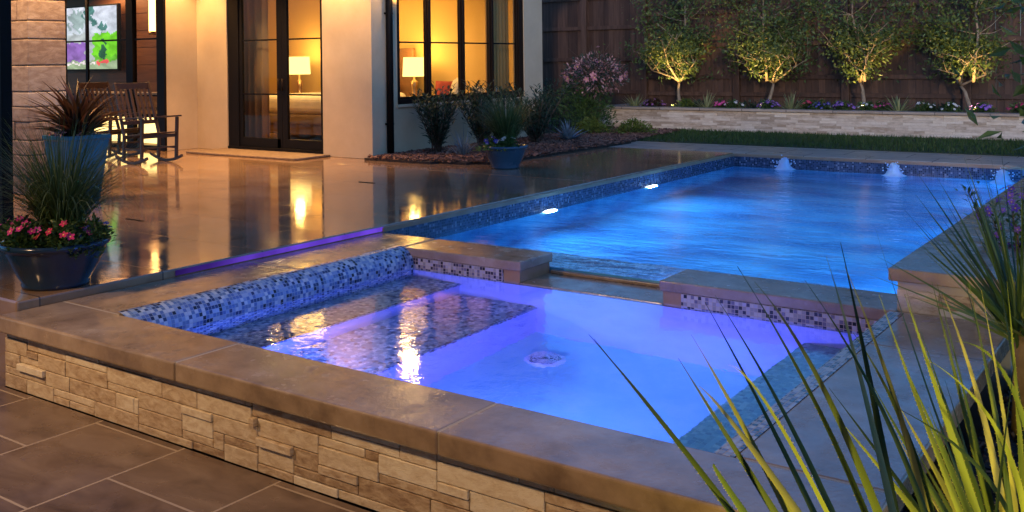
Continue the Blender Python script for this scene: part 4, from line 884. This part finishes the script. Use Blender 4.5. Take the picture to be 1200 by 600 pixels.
# mulch bed by the window wall
def inbed(x_, y_):
    if y_ < 10.86 or y_ > 18.4 or x_ < XW+.02: return False
    xe = -8.25 if y_ < 15.6 else -8.7
    if y_ < 11.5: xe = -10.2 + 1.95*math.sqrt(max(0, 1-((11.5-y_)/.66)**2))
    if y_ > 15.4: xe = -8.35-.12*(y_-15.4)
    return x_ < xe
m = MB(); rr = random.Random(78)
ys = [10.87+.18*i for i in range(42)]
for ya, yb in zip(ys, ys[1:]):
    xa = max([XW+.03]+[XW+.03+.05*k for k in range(60) if inbed(XW+.03+.05*k, (ya+yb)/2)]); m.box(XW, xa, ya, yb, -.02, .035)
struct(m.build('mulch_bed', M['soil']))
m = MB(); cnt = 0
while cnt < 9000:
    x_, y_ = rr.uniform(XW,-8.1), rr.uniform(10.8,18.2)
    if not inbed(x_, y_): continue
    cnt += 1; d = Vector((rr.gauss(0,1),rr.gauss(0,1),rr.gauss(0,.3))).normalized(); s_ = d.orthogonal().normalized(); u_ = d.cross(s_)
    m.obox((x_,y_,.035+rr.random()*.03), d*rr.uniform(.015,.045), s_*rr.uniform(.006,.014), u_*.004, rr.random())
tag(m.build('bark_mulch', M['mulch']), 'reddish bark mulch covering the bed along the house', 'mulch', kind='stuff')

# shrubs by the window
def stem_shrub(name, label, c, h, n, rad, lmat, seed, leaf=(.11,.03), cat='shrub', group=None):
    rr = random.Random(seed); t_ = thing(name, label, cat, c, group); ms = MB(); ml = MB(); c = Vector(c)
    for k in range(n):
        a = 2*PI*k/n+rr.uniform(-.3,.3); q = rad*rr.uniform(.2,1); hh = h*rr.uniform(.65,1.05); p0 = c+Vector((rr.uniform(-.05,.05),rr.uniform(-.05,.05),-.01)); p1 = c+Vector((math.cos(a)*q*.5, math.sin(a)*q*.5, hh*.5)); p2 = c+Vector((math.cos(a)*q, math.sin(a)*q, hh))
        ms.tube([p0,p1,p2],[.012,.009,.004],5)
        for j in range(34):
            t = .18+.82*j/33; p = p0.lerp(p1,t*2) if t < .5 else p1.lerp(p2,(t-.5)*2); az = j*2.4+rr.uniform(-.4,.4)
            d = Vector((math.cos(az), math.sin(az), .55+.5*t)); ml.leaf(p, d, leaf[0]*rr.uniform(.7,1.2), leaf[1]*rr.uniform(.8,1.2), (0,0,1), rr.random())
            if rr.random() < .6: ml.leaf(p+d*.05+up_vec(rr)*.06, d+up_vec(rr)*.5, leaf[0]*rr.uniform(.7,1.1), leaf[1], (0,0,1), rr.random())
    ms.build('stems', M['bark_dark'], t_); ml.build('foliage', lmat, t_); return t_
stem_shrub('leafy_shrub', 'dark leafy shrub under the left end of the tall window', (-9.85, 11.95, .03), .98, 22, .42, M['leaf_dark'], 501, (.13,.036))
stem_shrub('leafy_shrub', 'dark leafy shrub under the middle of the tall window', (-9.75, 13.0, .03), 1.02, 26, .5, M['leaf_dark'], 502, (.13,.036))
stem_shrub('leafy_shrub', 'dark leafy shrub hidden behind the blue bowl under the window', (-9.5, 14.2, .03), .98, 28, .6, M['leaf_dark'], 503, (.13,.036))
up_blades('grey_grass', 'grey green spiky grass tuft in front of the window shrubs', (-9.25, 11.85, .03), 90, .5, 2.2, .012, M['leaf_blue'], 504, 'grass plant', bend=1.2)
clump('round_shrub', 'dense dark green shrub right of the white house corner', (-10.1, 16.9, .0), .75, 1.05, 2400, M['leaf_mid'], (.085,.03), 505, 'shrub')
clump('round_shrub', 'dark shrub behind the pink tree by the fence', (-11.6, 18.2, .0), .8, .95, 2000, M['leaf_dark'], (.09,.03), 506, 'shrub')
tuft('blue_agave', 'blue grey spiky agave in the reddish mulch', (-9.3, 14.95, .03), 46, .42, 1.25, .05, M['leaf_blue'], 507, 'agave', droop=.08)
clump('lime_ground_plant', 'left mound of lime green ground plants under the pink tree', (-9.75, 16.5, .03), .42, .3, 900, M['leaf_lime'], (.06,.03), 508, 'plant')
clump('lime_ground_plant', 'right mound of lime green ground plants beside the lawn corner', (-9.05, 16.9, .03), .45, .27, 900, M['leaf_lime'], (.06,.03), 509, 'plant')
# pink standard tree
pt = branch_tree('pink_tree', 'small standard tree with a rounded crown of pink and bronze leaves', (-9.95, 17.0, .0), 1.52, 1.25, 10, M['leaf_bronze'], M['bark_dark'], 511, trunk_h=.85, tr=.035, zmin=.8, cat='tree')
m = MB(); m2 = MB(); mf = MB(); me_ = MB(); rr = random.Random(512)
for i in range(1700):
    v_ = up_vec(rr); q = rr.random()**.4; p = Vector((-9.95,17.0,1.17)) + Vector((v_.x*.66*q, v_.y*.6*q, v_.z*.42*q)); (m if rr.random() < .5 else m2).leaf(p, v_+up_vec(rr)*.7, rr.uniform(.05,.10), rr.uniform(.025,.04), up_vec(rr), rr.random())
for i in range(34):
    v_ = up_vec(rr); v_.z = abs(v_.z)*.8-.2; p = Vector((-9.95,17.0,1.17)) + Vector((v_.x*.66, v_.y*.6, v_.z*.42)); flower(mf, me_, p, v_.normalized(), rr.uniform(.05,.09), rr)
m.build('crown', M['leaf_bronze'], pt); m2.build('foliage', M['leaf_dark'], pt); mf.build('blossoms', [M['f_rose'], M['f_eye']], pt)

# pots
def bowl(name, label, c, rad, h, mat, cat='planter'):
    t_ = thing(name, label, cat, c)
    m = MB(); m.lathe(c, [(0,.0),(rad*.62,.0),(rad*.64,.02),(rad*.63,.035),(rad*.80,h*.45),(rad*.93,h*.80),(rad*.95,h*.86),(rad*1.0,h*.88),(rad*1.03,h*.94),(rad*1.0,h),(rad*.93,h),(rad*.90,h*.9),(rad*.88,h*.8)], 48); m.build('pot_body', mat, t_)
    m = MB(); m.lathe(c, [(0.001,h*.86),(rad*.9,h*.84)], 32); m.build('potting_soil', M['soil'], t_)
    return t_
BB = Vector((-6.31, 3.66, 0.001))
bowl('flower_bowl', 'large navy glazed bowl planter at the spa corner', tuple(BB), .335, .30, M['ceramic_navy'])
up_blades('ornamental_grass', 'tall green grass clump growing from the navy bowl', (BB.x-.03,BB.y+.06,.27), 950, .95, 1.5, .0085, M['blade'], 601, bend=1.0)
for k, (dx, dy, cl, nb, lb) in enumerate(((-.20,-.14,'pink',12,'pink petunias spilling over the front left rim of the navy bowl'),(.02,-.22,'pink',8,'pink petunias at the front middle rim of the navy bowl'),(.22,-.08,'red',9,'red petunias at the right rim of the navy bowl'),(.22,.10,'blue',16,'small blue flowers at the right back of the navy bowl'),(-.22,.1,'pink',9,'pink petunias at the back left of the navy bowl'))):
    clump('petunia_plant' if cl != 'blue' else 'lobelia_plant', lb, (BB.x+dx,BB.y+dy,.27), .17, .16, 460, M['leaf_mid'], (.045,.024), 610+k, 'flowers', 'flowers in the navy bowl', (M['f_'+cl], nb, .030 if cl != 'blue' else .016))
clump('trailing_plant', 'dark trailing foliage over the right side of the navy bowl', (BB.x+.27,BB.y+.02,.2), .12, .14, 260, M['leaf_mid'], (.05,.022), 620, 'plant')
clump('white_flower_plant', 'white flowers at the far left behind the navy bowl', (-7.55,3.72,.0), .14, .42, 300, M['leaf_dark'], (.05,.02), 621, 'flowers', None, (M['f_white'], 22, .035))
# tall teal planter
TP = (-10.0, 6.05)
tp = thing('tall_planter', 'tall tapered square teal planter in front of the stone column', 'planter', (TP[0],TP[1],0))
m = MB(); rings = [(.155,0.001),(.165,.02),(.235,.66),(.25,.68),(.25,.72),(.215,.72),(.21,.64)]
base = 0
for hw_, z in rings: m.v += [(TP[0]-hw_,TP[1]-hw_,z),(TP[0]+hw_,TP[1]-hw_,z),(TP[0]+hw_,TP[1]+hw_,z),(TP[0]-hw_,TP[1]+hw_,z)]
for i in range(len(rings)-1):
    for k in range(4): a = i*4+k; b_ = i*4+(k+1)%4; m.face((a,b_,b_+4,a+4))
m.face((3,2,1,0)); m.build('pot_body', M['ceramic_teal'], tp, bevel=.006)
m = MB(); m.box(TP[0]-.212,TP[0]+.212,TP[1]-.212,TP[1]+.212,.62,.66); m.build('potting_soil', M['soil'], tp)
tuft('cordyline', 'dark burgundy spiky cordyline in the tall teal planter', (TP[0],TP[1],.66), 120, .74, 1.35, .06, M['leaf_red'], 630, 'cordyline', droop=.22)
clump('coral_flower_plant', 'small coral flowers around the rim of the tall teal planter', (TP[0]-.02,TP[1]-.06,.65), .24, .14, 260, M['leaf_red'], (.05,.025), 631, 'flowers', None, (M['f_rose'], 16, .024))
# far blue bowl
FB = (-7.88, 11.03, .001)
bowl('blue_bowl', 'blue glazed bowl planter standing by the mulch bed', FB, .31, .31, M['ceramic_blue'])
up_blades('ornamental_grass', 'bushy green grass growing from the blue bowl by the mulch bed', (FB[0],FB[1]+.02,.27), 800, .86, 1.5, .011, M['blade'], 640, bend=.8)
clump('pansy_plant', 'violet pansies in the blue bowl by the mulch bed', (FB[0]-.14,FB[1]-.14,.27), .15, .14, 260, M['leaf_mid'], (.045,.022), 641, 'flowers', None, (M['f_blue'], 9, .04))
clump('pansy_plant', 'white pansies in the blue bowl by the mulch bed', (FB[0]+.12,FB[1]-.1,.27), .15, .16, 260, M['leaf_mid'], (.045,.022), 642, 'flowers', None, (M['f_white'], 8, .04))
clump('sweet_potato_vine', 'lime trailing vine over the front rim of the blue bowl by the mulch bed', (FB[0]-.05,FB[1]-.2,.24), .24, .08, 300, M['leaf_lime'], (.05,.035), 643, 'plant')

# patio drains
for x_, y_, lb in ((-8.4,8.85,'thin dark slot drain in the patio in front of the door'),(-8.29,5.59,'thin dark slot drain in the patio beside the tall planter')):
    m = MB(); m.box(x_-.13,x_+.13,y_-.014,y_+.014,.0015,.004)
    for k in range(12): m.box(x_-.125+k*.021,x_-.125+k*.021+.009,y_-.012,y_+.012,.0042,.006)
    o = m.build('slot_drain', M['bronze']); tag(o, lb, 'drain')

# ------------------------------------------------------------------ right hand bed
m = MB(); m.box(-.895, 8, .5, 18, -1.9, -.32); struct(m.build('right_bed_soil', M['soil']))
m = MB(); rr = random.Random(81)
for i in range(7000):
    x_ = -.88+2.2*rr.random(); y_ = rr.uniform(1.5,9); d = Vector((rr.gauss(0,1),rr.gauss(0,1),rr.gauss(0,.3))).normalized(); s_ = d.orthogonal().normalized(); u_ = d.cross(s_)
    m.obox((x_,y_,-.315+rr.random()*.02), d*rr.uniform(.015,.04), s_*rr.uniform(.006,.014), u_*.004, rr.random())
tag(m.build('dark_mulch', M['mulch_dark']), 'dark bark mulch under the spiky plants at the lower right', 'mulch', kind='stuff')

def P(u, v, d):
    x_ = u-600; y_ = v-H0; c, s_ = math.cos(ROLL), math.sin(ROLL); a = (x_*c+y_*s_)/F; b_ = (-x_*s_+y_*c)/F
    return Vector((d*(FW[0]+RT[0]*a), d*(FW[1]+RT[1]*a), HC-b_*d))
def spiky(name, label, c, tips, rand, ln, w, seed, teeth=True, mat=None, spread=(.3,1.3), az=None):
    """tips: (tip point, point the blade passes lower down or None)"""
    rr = random.Random(seed); t_ = thing(name, label, 'spiky plant', (c[0],c[1],-.32)); c = Vector(c)
    m = MB(); mt = MB(); tr_ = MB()
    tr_.tube([(c.x,c.y,-.34),(c.x+.01,c.y,c.z-.05),(c.x,c.y,c.z+.08)], [.06,.055,.04], 10); tr_.build('stem', M['bark_dark'], t_)
    allt = [(q[0], q[1], rr.uniform(.85,1.15)) for q in tips]
    for i in range(rand):
        a = rr.uniform(*(az or (0,2*PI))); q = rr.uniform(*spread); l_ = ln*rr.uniform(.7,1.05)
        allt.append((c + Vector((math.cos(a)*math.sin(q), math.sin(a)*math.sin(q), math.cos(q)))*l_, None, 1))
    for tip, low, k in allt:
        if low is None: low = c.lerp(tip, .5) + Vector((0,0,ln*rr.uniform(-.02,.07)))
        else: low = low*1.6 - (c+tip)*.3
        d = (tip-low).normalized(); b_ = c + (low-c).normalized()*.04 + Vector((rr.gauss(0,.02),rr.gauss(0,.02),rr.gauss(0,.03)))
        side = d.cross(up_vec(rr)*.55 + Vector((FW[0],FW[1],.0))).normalized()
        pts = m.pblade([b_, low, tip], w*k*rr.uniform(.85,1.15), 16, rr.random(), side=side)
        if teeth:
            for i in range(3, 14):
                (c0,x0,n0,w0),(c1,x1,n1,w1) = pts[i], pts[i+1]
                for tq in (.1,.3,.5,.7,.9):
                    for sg in (-1,1):
                        if rr.random() < .4: continue
                        e0 = (c0+x0*w0*sg+n0*w0*.44).lerp(c1+x1*w1*sg+n1*w1*.44, tq); dd = (c1-c0).normalized()
                        m.mi[len(m.f)] = 1; m.tri(tuple(e0-dd*.0012), tuple(e0+dd*.0012), tuple(e0+x0*sg*rr.uniform(.0012,.0026)+dd*.002), .5)
    m.build('blades', [mat or M['yucca'], M['yucca_edge']], t_)
    return t_
def TT(l, dlow): return [(P(*q[:3]), P(q[3], q[4], dlow) if len(q) > 3 else None) for q in l]
# the big foreground yucca: crown of the plant beyond the lower right corner
YC = P(1120, 960, 1.75)
near = [(690,392,2.1,862,600),(696,397,2.15,850,592),(795,420,2.0,905,600),(810,392,2.1,930,600),(826,354,2.2,958,600),(838,346,2.3,985,600),(864,312,2.2,1022,600),(884,330,2.4,1000,520),(819,452,1.95,900,560),(943,328,2.2,1085,590),(853,427,2.0,930,520),(985,284,2.4,1045,560),(990,312,2.3,1090,600),(968,300,2.4,1030,520),(1000,390,2.2,1100,600),(838,545,1.8,870,600)]
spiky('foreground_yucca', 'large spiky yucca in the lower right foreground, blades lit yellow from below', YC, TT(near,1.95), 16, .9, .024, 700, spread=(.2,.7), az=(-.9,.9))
YC2 = P(1210, 790, 2.4)
near2 = [(1026,268,3.0,1120,560),(1092,330,2.7,1150,560),(1098,332,2.5,1165,600),(1062,340,2.7,1140,600),(1030,345,2.6,1110,560),(1135,330,2.6,1180,560),(1150,340,2.4,1195,590),(1125,312,2.9,1180,520),(1165,300,2.8,1200,520),(1060,345,2.4,1120,520),(1105,345,2.3,1165,520),(1180,330,2.5,1200,560),(1195,290,2.6,1215,520),(1085,420,2.3,1200,540),(1055,480,2.2,1190,590),(1120,400,2.4,1200,470)]
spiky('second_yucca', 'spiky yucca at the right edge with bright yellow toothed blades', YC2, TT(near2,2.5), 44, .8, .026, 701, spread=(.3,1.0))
YC3 = P(1200, 400, 4.6)
near3 = [(1060,246,4.9),(1073,200,5.2),(1096,205,5.3),(1073,228,5.0),(1120,300,4.7),(1103,255,5.0),(1130,185,5.4),(1150,190,5.2),(1162,187,5.0),(1172,165,5.3),(1085,260,4.8),(1148,235,4.9),(1075,285,4.6)]
spiky('dark_spiky_grass', 'dark thin bladed spiky plant overhanging the raised pool wall', YC3, TT(near3,4.6), 60, .85, .018, 702, teeth=False, mat=M['blade'], spread=(.2,1.25))
# violet flowered shrub and leafy branches
vf = P(1196, 262, 6.6)
stem_shrub('violet_flower_shrub', 'shrub with violet and pink flowers beyond the raised wall at the right edge', (vf.x+.05, vf.y, -.32), .85, 16, .42, M['leaf_mid'], 710, (.07,.025))
m = MB(); me_ = MB(); rr = random.Random(711); vs_ = [o for o in bpy.data.objects if o.name.startswith('violet_flower_shrub')][0]
for i in range(80): v_ = up_vec(rr); p = Vector((vf.x+.08,vf.y,vf.z+.05)) + Vector((v_.x*.33,v_.y*.33,v_.z*.22)); flower(m, me_, p, (v_+Vector((0,-.5,.4))).normalized(), rr.uniform(.02,.035), rr)
m.build('blossoms', [M['f_violet'], M['f_eye']], vs_)
bc = P(1300, 150, 5.6)
bt = branch_tree('leafy_tree', 'leafy branches of a broad leaved small tree at the upper right edge', (bc.x+.12, bc.y, -.32), 3.0, .7, 1700, M['leaf_mid'], M['bark_dark'], 720, trunk_h=1.2, tr=.03, leaf=(.12,.05), zmin=1.2, dens=.5)

# ------------------------------------------------------------------ lights
w = bpy.data.worlds.new('World'); sc.world = w; w.use_nodes = True; nt = w.node_tree
sky = nt.nodes.new('ShaderNodeTexSky'); sky.sky_type = 'NISHITA'; sky.sun_disc = False
SE, SR = math.radians(11.0), math.radians(150)
sky.sun_elevation = SE; sky.sun_rotation = SR; sky.ozone_density = 7.0; sky.dust_density = .6
L(nt, sky.outputs[0], nt.nodes['Background'].inputs[0]); nt.nodes['Background'].inputs[1].default_value = .12
SD = Vector((math.sin(SR)*math.cos(SE), math.cos(SR)*math.cos(SE), math.sin(SE)))
lamp('sun', 'SUN', (0,0,20), (1,.70,.46), .38, angle=math.radians(3), target=tuple(Vector((0,0,20))-SD))

# spa and pool lamps under water, some added as fill
lamp('spa_lamp_and_fill', 'AREA', (-2.95, YI+.04, -.95), (.13,.15,1), 25, shape='DISK', size=.2, target=(-3.1, YD, -1.15), spread=math.radians(150))
lamp('spa_lamp_and_fill', 'AREA', (-4.45, YI+.03, -.55), (.14,.22,1), 15, shape='DISK', size=.12, target=(-4.5, YD, -.9), spread=math.radians(175))  # unseen extra lamp added to brighten the spa steps
for yy in (9.3, 11.75): lamp('pool_lamp_and_fill', 'AREA', (XL+.035, yy, -.36), (.06,.38,1), 52, shape='DISK', size=.17, target=(XL+3, yy-.6, -.9), spread=math.radians(165))
lamp('pool_lamp_and_fill', 'AREA', (-3.0, YB+.15, -.45), (.10,.26,1), 12, shape='DISK', size=.2, target=(-3.4, 10, -1.3), spread=math.radians(160))
for yy in (8.6, 11.2, 13.6): lamp('pool_lamp_and_fill', 'AREA', (XR-.03, yy, -.8), (.05,.36,1), 17, shape='DISK', size=.17, target=(XR-3, yy+.3, -1.0), spread=math.radians(170))  # hidden lamps added to even out the blue of the pool
# porch downlights
WARM = (1, .52, .18)
for x_, y_ in ((-14.1,10.3),(-12.5,10.0),(-11.0,10.5),(-13.4,8.2),(-11.6,8.2),(-11.3,5.15),(-10.15,6.2)):
    lamp('porch_downlight', 'SPOT', (x_, y_, 3.48), WARM, 165, spot_size=math.radians(95), spot_blend=.6, shadow_soft_size=.05, target=(x_, y_+.25, 0))
lamp('lantern_glow', 'POINT', (lx+.14, ly, 2.75), (1,.6,.25), 10, shadow_soft_size=.06)
lamp('room_light_and_fill', 'AREA', (-13.4, 13.6, 3.0), (1,.58,.15), 52, size=2.2, target=(-13.4,13.7,0))
lamp('room_light_and_fill', 'POINT', (-14.2, 12.3, 2.6), (1,.66,.26), 38, shadow_soft_size=.15)  # unseen point light added to brighten the bed
lamp('room_light_and_fill', 'AREA', (-17.6, 11.0, 3.0), (1,.5,.2), 60, size=2.0, target=(-17.0,11.4,0))  # unseen area light added to warm the television wall
# terrace lamp on the left, shining on the ledge stone
lamp('terrace_lamp', 'SPOT', (-6.3, .9, 2.3), (1,.62,.30), 190, spot_size=math.radians(110), spot_blend=.9, shadow_soft_size=.06, target=(-3.8, 3.15, -.5))
lamp('terrace_lamp', 'SPOT', (-1.8, 1.4, 1.9), (1,.62,.30), 50, spot_size=math.radians(90), spot_blend=.9, shadow_soft_size=.06, target=(-3.0, 3.15, -.4))
# garden spot under the yucca
g_ = P(1120, 760, 1.9)
lamp('garden_spot', 'SPOT', (-.62, 1.15, -.2), (1,.74,.10), 68, spot_size=math.radians(105), spot_blend=.8, shadow_soft_size=.03, target=(-.45, 2.2, .45))
lamp('garden_spot', 'SPOT', (.25, 1.5, -.2), (1,.74,.10), 62, spot_size=math.radians(90), spot_blend=.8, shadow_soft_size=.03, target=(.1, 3.2, .6))

sc.view_settings.view_transform = 'Standard'; sc.view_settings.look = 'None'; sc.view_settings.exposure = 1.35; sc.view_settings.gamma = 1
sc.render.engine = 'CYCLES'
cy = sc.cycles; cy.max_bounces = 10; cy.transmission_bounces = 8; cy.transparent_max_bounces = 12; cy.glossy_bounces = 5; cy.diffuse_bounces = 4
cy.sample_clamp_indirect = 4; cy.caustics_reflective = False; cy.caustics_refractive = True; cy.use_denoising = True; cy.blur_glossy = .3
